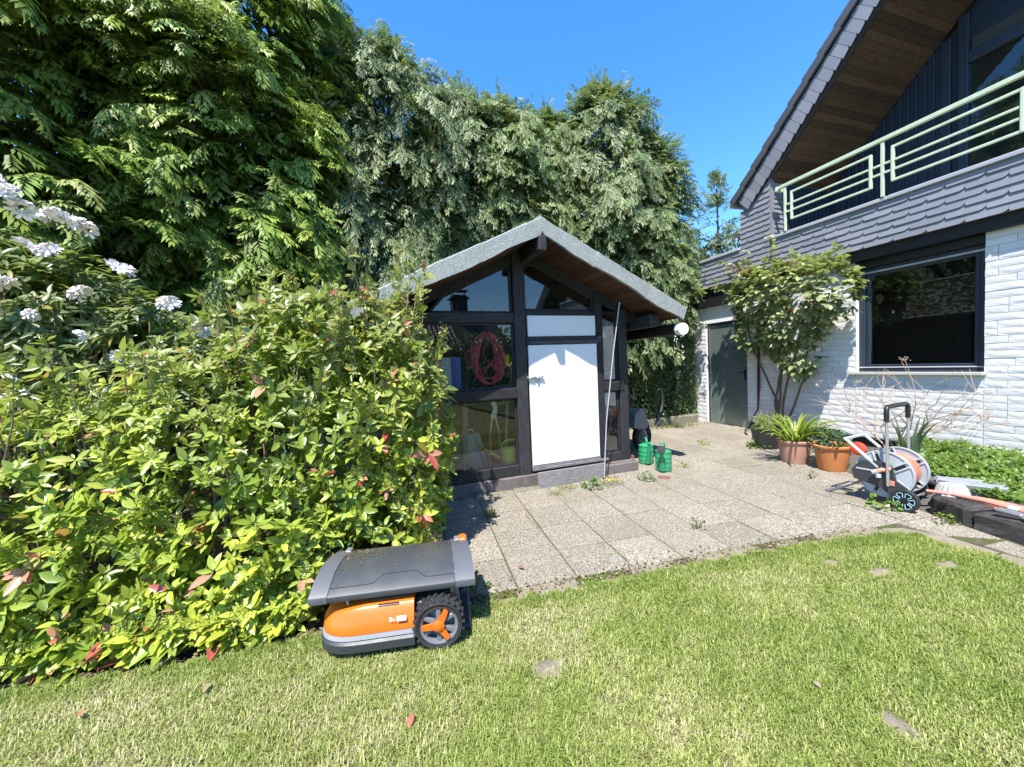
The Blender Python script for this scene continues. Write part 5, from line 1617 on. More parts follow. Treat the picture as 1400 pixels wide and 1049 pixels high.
    mb = MB()
    for q in r.choice(n, min(70, n), replace=False):
        b = Vector((lean[0]*u[q], lean[1]*u[q], max(.2, u[q]*h - .45*R_[q]))); e = Vector(tip[q]) - Vector(o2[q])*float(Lp[q])*.6
        mid = (b + e)/2 + Vector((0, 0, .06))
        mb.tube([b, mid, e], [.028, .018, .006], 5)
    mb.build('limb', MAT['bark'], tr, 60, None, None, 'stuff')
    return t_
PAL_THUJA = [(0.196, 0.28, 0.045), (0.259, 0.329, 0.056), (0.161, 0.237, 0.039), (0.28, 0.329, 0.098), (0.14, 0.21, 0.039)]
PAL_BLUE = [(.165, .215, .095), (.21, .25, .12), (.13, .18, .07), (.25, .275, .135), (.105, .155, .06)]
PAL_MID = [(.15, .205, .075), (.19, .24, .095), (.12, .175, .06), (.24, .27, .12)]
conifer('thuja_tree', 'huge yellow green thuja filling the upper corner behind the rhododendron', -4.3, 6.3, 9.6, 2.2, PAL_THUJA, 1120, .42, 1, SPN, .27, .05, .95, plume=1.05)
conifer('thuja_tree', 'tall dark green thuja right behind the front shrub', -2.0, 6.75, 9.6, 1.75, PAL_THUJA, 920, .45, 2, SPN, .265, .05, .95, plume=1.0)
conifer('thuja_tree', 'dark thuja hidden deep behind the two big thujas', -3.1, 9.0, 9.0, 1.9, PAL_THUJA, 420, .4, 14, SPF, .42, .1, .95, plume=1.1)
conifer('thuja_tree', 'shaded thuja at the far back edge beyond the rhododendron', -5.9, 8.8, 9.4, 2.0, PAL_THUJA, 330, .4, 15, SPF, .44, .08, .95, plume=1.1)
conifer('cypress_tree', 'slim feathery cypress with pale upright top beside the thujas', -.62, 7.9, 8.0, 1.1, PAL_MID, 430, .4, 3, SPF, .25, .2, kindp=2.6)
conifer('cypress_tree', 'broad blue grey cypress with hanging sprays left of roof ridge', .20, 7.5, 7.15, 1.55, PAL_BLUE, 640, .75, 4, SPF, .25, .1, kindp=5, plume=.95)
conifer('cypress_tree', 'blue grey cypress with a drooping tip, second of its kind', 1.35, 7.7, 6.75, 1.35, PAL_BLUE, 620, .75, 5, SPF, .25, .1, lean=(.15, 0), kindp=5, plume=.95)
conifer('cypress_tree', 'green cypress standing directly above the shed roof ridge', 2.45, 7.7, 6.75, 1.35, PAL_MID, 640, .62, 6, SPF, .25, .1, kindp=5, plume=.9)
conifer('cypress_tree', 'shorter green cypress in the gap before the tallest cypress', 3.50, 7.8, 6.75, 1.25, PAL_MID, 560, .62, 7, SPF, .25, .1, kindp=5, plume=.9)
conifer('cypress_tree', 'tallest pale tipped cypress of the row right of the shed', 4.6, 7.4, 7.25, 1.3, PAL_BLUE, 660, .62, 8, SPF, .25, .20, kindp=4.2, plume=.9)
conifer('cypress_tree', 'end cypress of the row next to the house gable', 5.5, 7.15, 6.25, 1.0, PAL_MID, 680, .42, 9, SPF, .22, .34, kindp=3.6)
# wispy pale conifer and red shrub behind the garage
conifer('larch_tree', 'wispy pale young conifer far behind the garage roof', 11.4, 11, 7.9, .55, [(.14, .18, .09), (.18, .22, .12)], 90, .2, 10, SPF, .28, .3, ns=5, plume=.6)
def broadtree(name, label, cat, x, y, lumps, pal, n, L, seed, group=None, mat='leaf', tv=SV, tf=SF):
    r = np.random.default_rng(seed); t_ = thing(name, label, cat, (x, y, 0), 0, group)
    P, N, s_ = lump_points(lumps, n, r, lambda P, N: P[:, 2] > .1, (.7, 1.06))
    D = unit(dirs(len(P), r) + .5*N + np.array([0, 0, -.3])); NN = unit(N + dirs(len(P), r)*.6 + np.array([0, 0, .6]))
    V, F_, C = scatter(tv, tf, P, frames(D, NN), L*r.uniform(.7, 1.3, len(P)), pick(pal, len(P), r))
    place('crown', np_mesh('crown', V, F_, MAT[mat], C), t_)
    return t_
t_ = broadtree('copper_beech', 'dark red leaved shrub showing above the flat garage roof', 'tree', 12.2, 11.2, [(0, 0, 5.0, 1.1, .9, 1.0), (.6, .2, 4.8, 1, .8, .9), (-.6, 0, 4.7, .8, .7, .8)], [(.07, .015, .022), (.10, .025, .03), (.05, .014, .018)], 4200, .14, 31)
m = MB(); m.tube([(0, 0, 0), (.1, 0, 2), (.1, 0, 4.2)], [.16, .12, .05], 8); m.build('trunk', MAT['bark'], t_, 60)
t_ = broadtree('hazel_bush', 'yellow green bush peeping out between hedge and garage roof', 'bush', 11.0, 11.6, [(0, 0, 4.0, .9, .8, 1.2), (.3, 0, 2.2, .9, .8, 1.6)], [(.16, .21, .03), (.20, .24, .04)], 3000, .13, 32)
m = MB(); m.tube([(0, 0, 0), (.1, 0, 2), (.1, 0, 3.6)], [.10, .07, .03], 8); m.build('trunk', MAT['bark'], t_, 60)

# ================================================================== trimmed hedge
r = np.random.default_rng(41)
hd = thing('trimmed_hedge', 'trimmed dark green hedge wall beside the white garage corner', 'hedge', (5.0, 7.2, 0))
n = 10000
X = r.uniform(-1.5, 1.32, n); Z = r.uniform(.18, 2.9, n) ; dep = np.abs(r.normal(0, .07, n))
Y = -.42 + dep + .06*vnoise(np.stack([X, Z, Z*0], 1), 5, 3) + .05*vnoise(np.stack([X, Z, X*0], 1), 13, 4)
P = np.stack([X, Y, Z], 1)
n2 = 1500
P2 = np.stack([1.32 + .05*r.normal(size=n2), r.uniform(-.42, .3, n2), r.uniform(.18, 2.9, n2)], 1)
P = np.concatenate([P, P2])
N = unit(np.array([0.1, -1, .35]) + r.normal(0, .45, (len(P), 3))); D = unit(np.array([0, -.35, -.7]) + r.normal(0, .6, (len(P), 3)))
V, F_, C = scatter(SV, SF, P, frames(D, N), r.uniform(.055, .095, len(P)), pick([(.08, .13, .045), (.11, .165, .06), (.06, .105, .036), (.15, .195, .085)], len(P), r))
o = place('foliage', np_mesh('foliage', V, F_, MAT['leaf'], C), hd); o['kind'] = 'stuff'
m = MB()
for k in range(26):
    x = -1.45 + k*.11; m.tube([(x, -.15 + .1*(k % 3), 0), (x + .04, -.2 + .12*(k % 2), .9), (x - .05, -.14 + .1*(k % 3), 1.9), (x, -.1, 2.8)], [.028, .024, .018, .01], 6)
m.build('stems', MAT['bark'], hd, 60)
m = MB(); m.cbox(-1.5, .02, .05, 1.25, .5, 2.85, .1); me = m.mesh('hedge_core', simple('hedge_inside', (.018, .024, .012), .95, 0, .5, 18, .8, dist=.03)); place('hedge_core', me, hd)  # solid dark green core box behind the hedge leaves

# ================================================================== front shrub (whorled glossy leaves, some red)
SB = Vector((-1.0, 3.0, 0))
shrub = thing('front_shrub', 'big glossy yellow green shrub with scattered red leaves in front', 'shrub', SB)
LUMPS = [(-3.3, 3.35, .3, .9, .75, .85), (-2.55, 3.15, .40, .75, .65, .80), (-1.85, 3.15, .50, .70, .68, .90), (-1.25, 3.15, .60, .62, .66, 1.00), (-.72, 3.2, .85, .55, .62, 1.10), (-.25, 3.2, .95, .48, .62, 1.05), (.08, 3.3, .85, .40, .62, .98), (.12, 3.5, .45, .32, .55, .65), (-.25, 3.0, .35, .55, .52, .6), (-.9, 2.83, .28, .62, .48, .5), (-1.6, 2.82, .26, .62, .50, .45), (-2.4, 2.86, .22, .7, .46, .42), (-3.3, 2.95, .2, .8, .4, .4), (-.72, 2.62, .12, .36, .28, .28), (-1.15, 2.62, .10, .40, .29, .27), (-1.6, 2.64, .10, .42, .29, .27), (-2.1, 2.68, .10, .45, .29, .27), (-2.7, 2.78, .10, .5, .3, .27), (.05, 3.2, 1.35, .34, .45, .55), (-.55, 3.05, 1.45, .35, .4, .55)]
r = np.random.default_rng(51)
keep = lambda P, N: (P[:, 2] > .04) & (N[:, 1] < .55) & (P[:, 1] > 2.30 + .035*np.sin(P[:, 0]*5)) & (P[:, 0] < .47) & (P[:, 0] > -4.0) & ~((P[:, 0] > -.42) & (P[:, 1] < 2.50) & (P[:, 2] < .55))
P, N, s_ = lump_points(LUMPS, 7200, r, keep, (.86, 1.06))
bumpy = vnoise(P, 5.5, 9)
P = P + N * (.085*bumpy)[:, None]
ok = P[:, 1] > 2.30; P, N, bumpy = P[ok], N[ok], bumpy[ok]
xl = r.uniform(-3.1, -.40, 900); yl0 = np.interp(xl, [p[0] for p in LAWN_EDGE[:12]], [p[1] for p in LAWN_EDGE[:12]])
low_ = np.stack([xl, yl0 + np.abs(r.normal(0, .13, 900)) + .0, r.uniform(.03, .17, 900)], 1)
low_ = low_[(low_[:, 0] < -.52) | (low_[:, 1] > 2.46)]
P = np.concatenate([P, low_]); N = np.concatenate([N, np.tile(unit(np.array([[0, -.6, .7]])), (len(low_), 1))]); bumpy = np.concatenate([bumpy, np.zeros(len(low_))])
A = unit(N*.75 + np.array([-.15, -.25, .75]) + r.normal(0, .35, P.shape))
tone = np.clip(.5 + .42*vnoise(P, 2.3, 12) + r.normal(0, .22, len(P)) + .30*(1.0 - P[:, 2]) - .12*(P[:, 0] + 1), 0, 1)
def leafcol(tone, hgt, r):
    n = len(tone)
    a = np.array([.11, .175, .034]); b = np.array([.27, .36, .045]); c = np.array([.50, .54, .07])
    t2 = tone[:, None]
    col = np.where(t2 < .5, a + (b-a)*t2*2, b + (c-b)*(t2-.5)*2)
    ol = np.array([.38, .37, .15]); k = np.clip((hgt - .8)/.9, 0, 1)[:, None] * r.uniform(.2, .9, (n, 1))
    col = col*(1-k) + ol*k
    return col * r.uniform(.82, 1.2, (n, 1))
pos, d, nr, ln = whorls(P, A, 8, .064, (45, 92), r, .35, .24)
cl = np.repeat(tone, 8); hg = np.repeat(P[:, 2], 8)
col = leafcol(np.clip(cl + r.normal(0, .12, len(cl)), 0, 1), hg, r)
pk_ = r.random(len(pos))
wr = np.repeat(r.random(len(P)) < .045, 8)
red = (pk_ < .010) | (wr & (r.random(len(pos)) < .42)); col[red] = np.array([(.55, .14, .08), (.62, .28, .18), (.50, .10, .09), (.60, .33, .22)])[r.integers(0, 4, red.sum())]; ln[red] *= 1.2
org = (pk_ > .985); col[org] = (.36, .30, .05)
ok = (pos[:, 2] > .015); pos, d, nr, ln, col = pos[ok], d[ok], nr[ok], ln[ok], col[ok]
nr = unit(nr)
# inner, older leaves further back in the shrub
P2, N2, _ = lump_points(LUMPS, 2600, r, keep, (.62, .86)); 
L2 = np.array(LUMPS)
k2 = r.choice(len(L2), 2600); dd = dirs(2600, r); P2 = L2[k2, :3] + dd*L2[k2, 3:]*r.uniform(.6, .88, (2600, 1))
P2 = P2[(P2[:, 2] > .05) & (P2[:, 1] > 2.45) & (P2[:, 0] < .42)]
p2, d2, n2_, l2 = whorls(P2, unit(dirs(len(P2), r) + np.array([0, -.5, .6])), 7, .07, (45, 95), r)
c2 = leafcol(np.clip(r.normal(.5, .2, len(p2)), 0, 1), p2[:, 2]*0, r)
# tall shoots above the mass
SHOOTS = [((.02, 3.2, 1.4), (.138, 3.2, 2.38)), ((-.2, 3.2, 1.5), (-.10, 3.2, 2.08)), ((-.5, 3.1, 1.5), (-.46, 3.2, 2.12)), ((.15, 3.25, 1.3), (.33, 3.25, 2.2)), ((-.6, 3.2, 1.6), (-.66, 3.2, 2.14)), ((-.3, 3.0, 1.4), (-.33, 3.05, 1.95)), ((.1, 3.3, 1.5), (.2, 3.35, 2.05)), ((-.8, 3.2, 1.5), (-.86, 3.2, 1.98)), ((-1.2, 3.2, 1.3), (-1.25, 3.15, 1.72)), ((.2, 3.3, 1.0), (.45, 3.2, 1.72)), ((-.05, 3.0, 1.4), (.0, 3.0, 1.9))]
rsh = np.random.default_rng(58); tops = P[(P[:, 2] > .9) & (N[:, 2] > .2)]
for k in range(58):
    b_ = tops[rsh.integers(len(tops))]; L_ = rsh.uniform(.14, .34)
    SHOOTS.append((tuple(b_ + np.array([0, 0, .45])), tuple(b_ + np.array([rsh.normal(-.02, .07), rsh.normal(-.05, .05), L_]))))
fr = P[(N[:, 1] < -.4) & (P[:, 2] > .35)]
for k in range(46):
    b_ = fr[rsh.integers(len(fr))]; SHOOTS.append((tuple(b_ + np.array([0, .2, .50])), tuple(b_ + np.array([rsh.normal(0, .08), rsh.uniform(-.16, -.06), rsh.uniform(.0, .12)]))))
sp, sa, stm = [], [], MB()
for b, e in SHOOTS:
    b = np.array(b) - np.array((0, 0, .7)); e = np.array(e); L_ = np.linalg.norm(e-b)
    stm.tube([tuple(b - np.array(SB)), tuple((b+e)/2 - np.array(SB) + r.normal(0, .012, 3)), tuple(e - np.array(SB))], [.0055, .004, .003], 6)
    for t_ in np.linspace(.45, 1, int(L_*.62/.06)):
        if t_ < .97 and r.random() < .25: continue
        a_ = dirs(1, r)[0]*.9 + np.array([0, -.2, .6]); sp.append(b + (e-b)*t_ + a_*.045*(1.15 - t_)); sa.append(a_)
sp, sa = np.array(sp), np.array(sa)
p3, d3, n3, l3 = whorls(sp, sa, 6, .062, (45, 90), r)
c3 = leafcol(np.clip(r.normal(.55, .2, len(p3)), 0, 1), p3[:, 2], r)
rr_ = r.random(len(p3)) < .05; c3[rr_] = (.45, .12, .07)
for k in range(70):
    q = P[r.integers(len(P))]; b = np.array([q[0]*.97 - .03, 3.15 + r.uniform(-.1, .3), 0.0]); e = np.array(q)
    md = (b+e)/2 + np.array([r.normal(0, .04), .1, .1])
    stm.tube([tuple(b - np.array(SB)), tuple(md - np.array(SB)), tuple(e - np.array(SB))], [.014, .010, .005], 5)
stm.build('stem', MAT['twig'], shrub, 60)
# the leaves that show largest are objects of their own, the rest is one part
px, py, dz = project(pos)
mid = pos + d*ln[:, None]*.5
view = unit(np.array(EYE) - mid); facing = np.abs((unit(nr)*view).sum(1))
score = facing * (ln / dz)**2 * (px > 10) * (px < 1390) * (py > 5) * (py < 1040)
# leaves in front of their neighbours along the line of sight: coarse depth buffer
gx2, gy2 = (px/13).astype(int), (py/13).astype(int)
key = gx2*1000 + gy2; order = np.argsort(dz); seen = set(); front = np.zeros(len(pos), bool)
for i in order:
    if key[i] not in seen: seen.add(key[i]); front[i] = True
score = score * front
big = np.argsort(-score)[:300]
isbig = np.zeros(len(pos), bool); isbig[big] = True
me_leaf = np_mesh('leaf', LV, LF, MAT['leaf_single'], None, True)
FR = frames(d, nr)
for i in big:
    Mx = Matrix.Identity(4)
    for a in range(3):
        for b in range(3): Mx[a][b] = FR[i][a, b]*ln[i]
        Mx[a][3] = pos[i][a] - SB[a]
    place('leaf', me_leaf, shrub, None, None, tuple(col[i]), None, Mx)
V1 = scatter(LV, LF, (pos - np.array(SB))[~isbig], FR[~isbig], ln[~isbig], col[~isbig])
V2 = scatter(LV, LF, np.concatenate([p2, p3]) - np.array(SB), frames(np.concatenate([d2, d3]), np.concatenate([n2_, n3])), np.concatenate([l2, l3]), np.concatenate([c2, c3]))
V = np.concatenate([V1[0], V2[0]]); F_ = np.concatenate([V1[1], V2[1] + len(V1[0])]); C = np.concatenate([V1[2], V2[2]])
o = place('foliage', np_mesh('foliage', V, F_, MAT['leaf'], C, True), shrub); o['kind'] = 'stuff'
# green berry panicles
OV = np.array([(1, 0, 0), (-1, 0, 0), (0, 1, 0), (0, -1, 0), (0, 0, 1), (0, 0, -1)], float); OF = np.array([(0, 2, 4), (2, 1, 4), (1, 3, 4), (3, 0, 4), (2, 0, 5), (1, 2, 5), (3, 1, 5), (0, 3, 5)])
q = r.choice(len(P), 110, replace=False); bp = []
for i in q:
    a_ = A[i]
    for k in range(45): bp.append(P[i] + a_*r.uniform(.03, .11) + r.normal(0, .022, 3))
for b, e in SHOOTS:
    for k in range(25): bp.append(np.array(e) + np.array([0, 0, r.uniform(-.03, .05)]) + r.normal(0, .012, 3))
bp = np.array(bp) - np.array(SB)
V, F_, C = scatter(OV, OF, bp, np.tile(np.eye(3), (len(bp), 1, 1)), r.uniform(.003, .0055, len(bp)), pick([(.16, .20, .06), (.22, .25, .07), (.12, .16, .05)], len(bp), r))
o = place('berry_panicle', np_mesh('berry_panicle', V, F_, MAT['leaf'], C), shrub); o['kind'] = 'stuff'

# ================================================================== rhododendron
RB = Vector((-2.6, 4.1, 0))
rho = thing('rhododendron', 'rhododendron with white flower trusses at the left edge of view', 'shrub', RB)
RL = [(-3.1, 4.2, 1.75, .85, .65, .95), (-2.45, 4.15, 1.55, .62, .55, .95), (-1.95, 4.1, 1.35, .50, .5, .80), (-1.6, 4.05, 1.15, .42, .45, .75), (-2.9, 4.05, .95, .8, .55, .8), (-2.1, 4.0, .85, .7, .45, .7), (-1.35, 4.0, 1.25, .3, .35, .5)]
r = np.random.default_rng(61)
P, N, _ = lump_points(RL, 3000, r, lambda P, N: (N[:, 1] < .5) & (P[:, 2] > .4) & (r.random(len(P)) < .35 + .65*(P[:, 2] > 1.25)), (.80, 1.04))
A = unit(N*.8 + np.array([-.1, -.2, .8]) + r.normal(0, .3, P.shape))
pos, d, nr, ln = whorls(P, A, 9, .10, (55, 100), r, .3)
RV, RF = leaf_tmpl(.30, .05, -.18)
tn = np.repeat(np.clip(r.normal(.45, .25, len(P)), 0, 1), 9)
col = np.array([.07, .115, .038]) + (np.array([.28, .32, .12]) - np.array([.07, .115, .038]))*tn[:, None]
col *= r.uniform(.75, 1.25, (len(col), 1)); yl = r.random(len(col)) < .02; col[yl] = (.32, .28, .06)
V, F_, C = scatter(RV, RF, pos - np.array(RB), frames(d, nr), ln, col)
o = place('foliage', np_mesh('foliage', V, F_, MAT['leaf'], C, True), rho); o['kind'] = 'stuff'
m = MB()
for k in range(60):
    q = P[r.integers(len(P))] - np.array(RB); b = np.array([q[0]*.4 + r.normal(0, .1), .15 + r.normal(0, .1), 0]); md = (b + q)/2 + np.array([q[0]*.2, 0, -.05]); m.tube([tuple(b), tuple(md), tuple(q)], [.020, .014, .006], 5)
m.build('stem', MAT['twig'], rho, 60)
def truss_mesh(seed):
    r = np.random.default_rng(seed); V = []; F = []
    for k in range(13):
        dv = unit(np.array([[r.normal(), r.normal(), abs(r.normal())*1.0 + .25]]))[0]; c = dv*.048
        fx = frame_z(Vector(dv))
        ph = r.uniform(0, 6)
        for p in range(5):
            a = ph + p*2*math.pi/5
            n = len(V)
            for aa, rr_, zz in ((a, .003, -.012), (a-.50, .024, .006), (a+.50, .024, .006), (a-.22, .044, .016), (a+.22, .044, .016)):
                V.append(Vector(c) + fx @ Vector((math.cos(aa)*rr_, math.sin(aa)*rr_, zz + r.normal()*.002)))
            F += [(n, n+1, n+2), (n+1, n+3, n+4), (n+1, n+4, n+2)]
    me = bpy.data.meshes.new('flower_truss'); me.from_pydata([tuple(v) for v in V], [], F); me.materials.append(MAT['petal_white']); me.update(); return me
TM = [truss_mesh(k) for k in range(3)]
for k, (x, y, z) in enumerate([(-2.456, 3.68, 2.76), (-2.41, 3.72, 2.66), (-2.55, 3.7, 2.85), (-2.17, 3.70, 2.60), (-2.25, 3.72, 2.63), (-2.08, 3.74, 2.56), (-2.35, 3.62, 2.37), (-2.22, 3.62, 2.35), (-1.85, 3.70, 2.24), (-1.92, 3.70, 2.27), (-2.06, 3.60, 2.05), (-2.265, 3.30, 1.33), (-2.55, 3.60, 2.05), (-1.57, 3.66, 1.99), (-2.46, 3.6, 2.10), (-1.36, 3.7, 1.80)]):
    o = place('flower_truss', TM[k % 3], rho, (x - RB.x, y - RB.y, z)); o.rotation_euler = (R(35), random.uniform(-.4, .4), random.uniform(0, 6)); s_ = random.uniform(.85, 1.15); o.scale = (s_*1.1, s_*1.1, s_*.8)
for (x, z) in ((-2.1, 1.75), (-2.5, 1.45), (-1.9, 1.6), (-1.62, 1.55), (-2.35, 1.9)):
    o = place('flower_truss', TM[1], rho, (x - RB.x, 3.62 - RB.y, z)); o.rotation_euler = (R(60), 0, random.uniform(0, 6)); o.scale = (.62,)*3

# ================================================================== climbing rose
CB_ = Vector((6.2, 4.75, 0))
rose = thing('climbing_rose', 'climbing rose with pale green leaves trained up the house wall', 'climbing plant', CB_)
r = np.random.default_rng(71)
ROL = [(6.12, 4.15, 2.30, .30, .45, .42), (6.12, 4.6, 2.50, .26, .40, .36), (6.15, 5.15, 2.45, .24, .36, .36), (6.15, 4.55, 1.95, .26, .38, .42), (6.10, 3.92, 2.25, .25, .26, .36), (6.2, 4.42, 1.42, .18, .22, .36), (6.2, 4.85, 1.75, .16, .2, .3), (6.2, 5.35, 1.85, .14, .16, .3)]
P, N, _ = lump_points(ROL, 1450, r, lambda P, N: (P[:, 0] < 6.36) & (N[:, 0] < .6), (.75, 1.08))
STEMS = [[(6.28, 4.90, 0.05), (6.25, 4.86, .6), (6.22, 5.2, 1.3), (6.2, 5.45, 2.1), (6.18, 5.62, 2.75), (6.15, 5.75, 3.0)], [(6.28, 4.88, .05), (6.22, 4.80, .7), (6.18, 4.72, 1.3), (6.15, 4.75, 2.1), (6.12, 4.85, 2.9), (6.1, 4.83, 3.38)], [(6.3, 4.86, .05), (6.24, 4.74, .7), (6.18, 4.5, 1.4), (6.14, 4.3, 2.0), (6.1, 4.0, 2.6), (6.1, 3.86, 2.72)], [(6.3, 4.9, .05), (6.26, 4.92, .6), (6.24, 4.78, 1.1), (6.24, 4.86, 1.6), (6.2, 5.0, 2.3), (6.2, 5.3, 3.1)], [(6.3, 4.84, .05), (6.28, 4.62, .5), (6.26, 4.42, 1.0), (6.24, 4.35, 1.5), (6.2, 4.2, 2.3)], [(6.18, 5.4, 2.3), (6.1, 5.8, 2.75), (6.0, 6.3, 2.75), (5.95, 6.7, 2.5)], [(6.2, 4.9, 2.5), (6.1, 5.2, 2.9), (6.0, 5.6, 3.05)]]
for st in STEMS:
    pts = []
    for a, b in zip(st[:-1], st[1:]):
        for q in range(4): pts.append(Vector(a).lerp(Vector(b), q/4) + Vector(r.normal(0, .008, 3)))
    pts.append(Vector(st[-1]))
    m = MB(); m.tube([p - CB_ for p in pts], [.020*(1 - .8*k/len(pts)) + .002 for k in range(len(pts))], 7); m.build('stem', MAT['bark'], rose, 60)
ex = []
for st, n, lo in ((STEMS[0], 22, .45), (STEMS[1], 30, .4), (STEMS[5], 34, .15), (STEMS[6], 22, .2), (STEMS[3], 26, .4), (STEMS[2], 20, .5)):
    st = np.array(st)
    for k in range(n):
        t_ = (lo + (1-lo)*r.random()) * (len(st)-1); i = min(int(t_), len(st)-2)
        ex.append(st[i] + (st[i+1]-st[i])*(t_-i) + r.normal(0, .06, 3))
ex = np.array(ex); ex[:, 0] = np.minimum(ex[:, 0], 6.36)
P = np.concatenate([P, ex]); N = np.concatenate([N, unit(np.array([-.8, -.3, .3]) + r.normal(0, .4, ex.shape))])
def pinnate(P, A, r, L, pairs, wl):
    A = unit(A); side = unit(np.cross(A, np.array([0, 0, 1.]) + r.normal(0, .2, A.shape))); up = np.cross(side, A)
    pos, d, nn, ln = [], [], [], []
    for k in range(pairs):
        for s_ in (-1, 1):
            pos.append(P + A*L*(.3 + .3*k)); d.append(unit(side*s_ + A*.45 + np.array([0, 0, -.25]) + r.normal(0, .12, A.shape))); nn.append(up + r.normal(0, .2, A.shape)); ln.append(wl*r.uniform(.8, 1.2, len(P)))
    pos.append(P + A*L*(.3*pairs + .2)); d.append(unit(A + np.array([0, 0, -.3]) + r.normal(0, .12, A.shape))); nn.append(up + r.normal(0, .2, A.shape)); ln.append(wl*1.15*r.uniform(.8, 1.2, len(P)))
    return np.concatenate(pos), np.concatenate(d), np.concatenate(nn), np.concatenate(ln), 2*pairs+1
A = unit(N*.8 + np.array([-.3, -.3, -.15]) + r.normal(0, .45, P.shape))
pos, d, nr, ln, kk = pinnate(P, A, r, .125, 2, .088)
tn = np.tile(np.clip(.58 + .3*vnoise(P, 3, 4) + r.normal(0, .2, len(P)) + .25*(P[:, 2] - 2.1), 0, 1), kk)
col = np.array([.075, .125, .045]) + (np.array([.48, .49, .23]) - np.array([.075, .125, .045]))*tn[:, None]; col *= r.uniform(.8, 1.25, (len(col), 1))
brn = (np.tile(r.random(len(P)), kk) < .05) | ((np.tile(P[:, 2], kk) > 2.75) & (np.tile(r.random(len(P)), kk) < .30)); col[brn] = np.array((.17, .075, .05))*r.uniform(.7, 1.3, (brn.sum(), 1))
RSV, RSF = leaf_tmpl(.62, .05, -.12)
pos[:, 0] = np.minimum(pos[:, 0], 6.44)
V, F_, C = scatter(RSV, RSF, pos - np.array(CB_), frames(d, nr), ln, col)
o = place('foliage', np_mesh('foliage', V, F_, MAT['leaf'], C, True), rose); o['kind'] = 'stuff'
for (y, z) in ((4.02, 2.12), (4.35, 2.05)):
    m = MB()
    for k in range(9): m.ball((random.uniform(-.02, .02), random.uniform(-.02, .02), random.uniform(-.015, .015)), .02, 6, 0, (1, 1, .5))
    o = m.build('bloom', MAT['rose_petal'], rose, 60, (5.86 - CB_.x, y - CB_.y, z))

# ================================================================== strap leaved plant, pot plants, iris
def strap_leaf(L, wd, seed, up=1.15, bend=1.5):
    N = 7; vs = []; r = random.Random(seed); x = z = 0; a = up
    for i in range(N+1):
        w_ = wd * (math.sin(math.pi * min(.98, .18 + .82*i/N)) ** .6) * .5
        vs += [(-w_, x, z + w_*.35), (0, x, z), (w_, x, z + w_*.35)]
        x += math.cos(a)*L/N; z += math.sin(a)*L/N; a -= bend/N*(.4 + 1.3*i/N)
    fs = []
    for i in range(N):
        for k in range(2): fs.append((i*3+k, i*3+k+1, (i+1)*3+k+1, (i+1)*3+k))
    me = bpy.data.meshes.new('leaf'); me.from_pydata(vs, [], fs); me.materials.append(MAT['leaf_single']); me.polygons.foreach_set('use_smooth', [True]*len(fs)); me.update(); return me
def strap_plant(name, label, x, y, z, n, L, wd, cols, rad, up=(.7, 1.4), bend=(1.2, 2.2), seed=1):
    t_ = thing(name, label, 'plant', (x, y, z)); rr_ = random.Random(seed)
    for k in range(n):
        a = rr_.uniform(0, 6.28); rd = rr_.uniform(0, rad)
        me = strap_leaf(L*rr_.uniform(.6, 1.1), wd*rr_.uniform(.8, 1.15), k, rr_.uniform(*up), rr_.uniform(*bend))
        c = rr_.choice(cols); f = rr_.uniform(.8, 1.2)
        o = place('leaf', me, t_, (math.cos(a)*rd, math.sin(a)*rd, 0), None, tuple(min(1, q*f) for q in c)); o.rotation_euler = (0, 0, rr_.uniform(0, 6.28) if rd < .02 else a - math.pi/2 + rr_.uniform(-.5, .5))
    return t_
strap_plant('strap_leaf_plant', 'arching yellow green strap leaved plant in the terracotta pot', 4.93, 3.62, .26, 60, .54, .036, [(.22, .30, .03), (.28, .34, .05), (.15, .23, .03), (.33, .36, .09)], .14, seed=3)
strap_plant('iris', 'grey green iris blades standing behind the hose cart', 5.45, 2.72, .05, 16, .62, .045, [(.12, .17, .11), (.16, .20, .14)], .07, (1.2, 1.5), (.1, .7), 5)
def leafy(name, label, cat, x, y, z, lumps, pal, n, L, seed, tv=RSV, tf=RSF, stems=6, kind=None):
    r = np.random.default_rng(seed); t_ = thing(name, label, cat, (x, y, z))
    P, N, _ = lump_points(lumps, n, r, lambda P, N: P[:, 2] > 0, (.5, 1.05))
    D = unit(N*.6 + dirs(len(P), r)*.7 + np.array([0, 0, .1])); NN = unit(np.array([-.2, -.3, 1]) + .4*N + dirs(len(P), r)*.4)
    V, F_, C = scatter(tv, tf, P, frames(D, NN), L*r.uniform(.65, 1.3, len(P)), pick(pal, len(P), r))
    o = place('foliage', np_mesh('foliage', V, F_, MAT['leaf'], C, True), t_); o['kind'] = 'stuff'
    m = MB()
    for k in range(stems):
        q = P[r.integers(len(P))]; m.tube([(0, 0, -.02), tuple(q*.5 + np.array([0, 0, .02])), tuple(q)], [.006, .004, .002], 5)
    if stems: m.build('stem', MAT['green_stem'], t_, 60)
    return t_
leafy('pot_plant', 'low blue green plant filling the bright orange pot', 'plant', 4.97, 3.20, .26, [(0, 0, .05, .19, .19, .13), (.1, .1, .08, .14, .14, .14)], [(.05, .10, .045), (.075, .13, .06), (.04, .08, .04)], 420, .055, 81)
leafy('pot_plant', 'sparse grassy plant growing in the black plastic pot', 'plant', 5.55, 4.42, .27, [(0, 0, .05, .20, .20, .16)], [(.16, .20, .04), (.24, .24, .08)], 240, .11, 82, LV*np.array([.5, 1, 1]), LF)
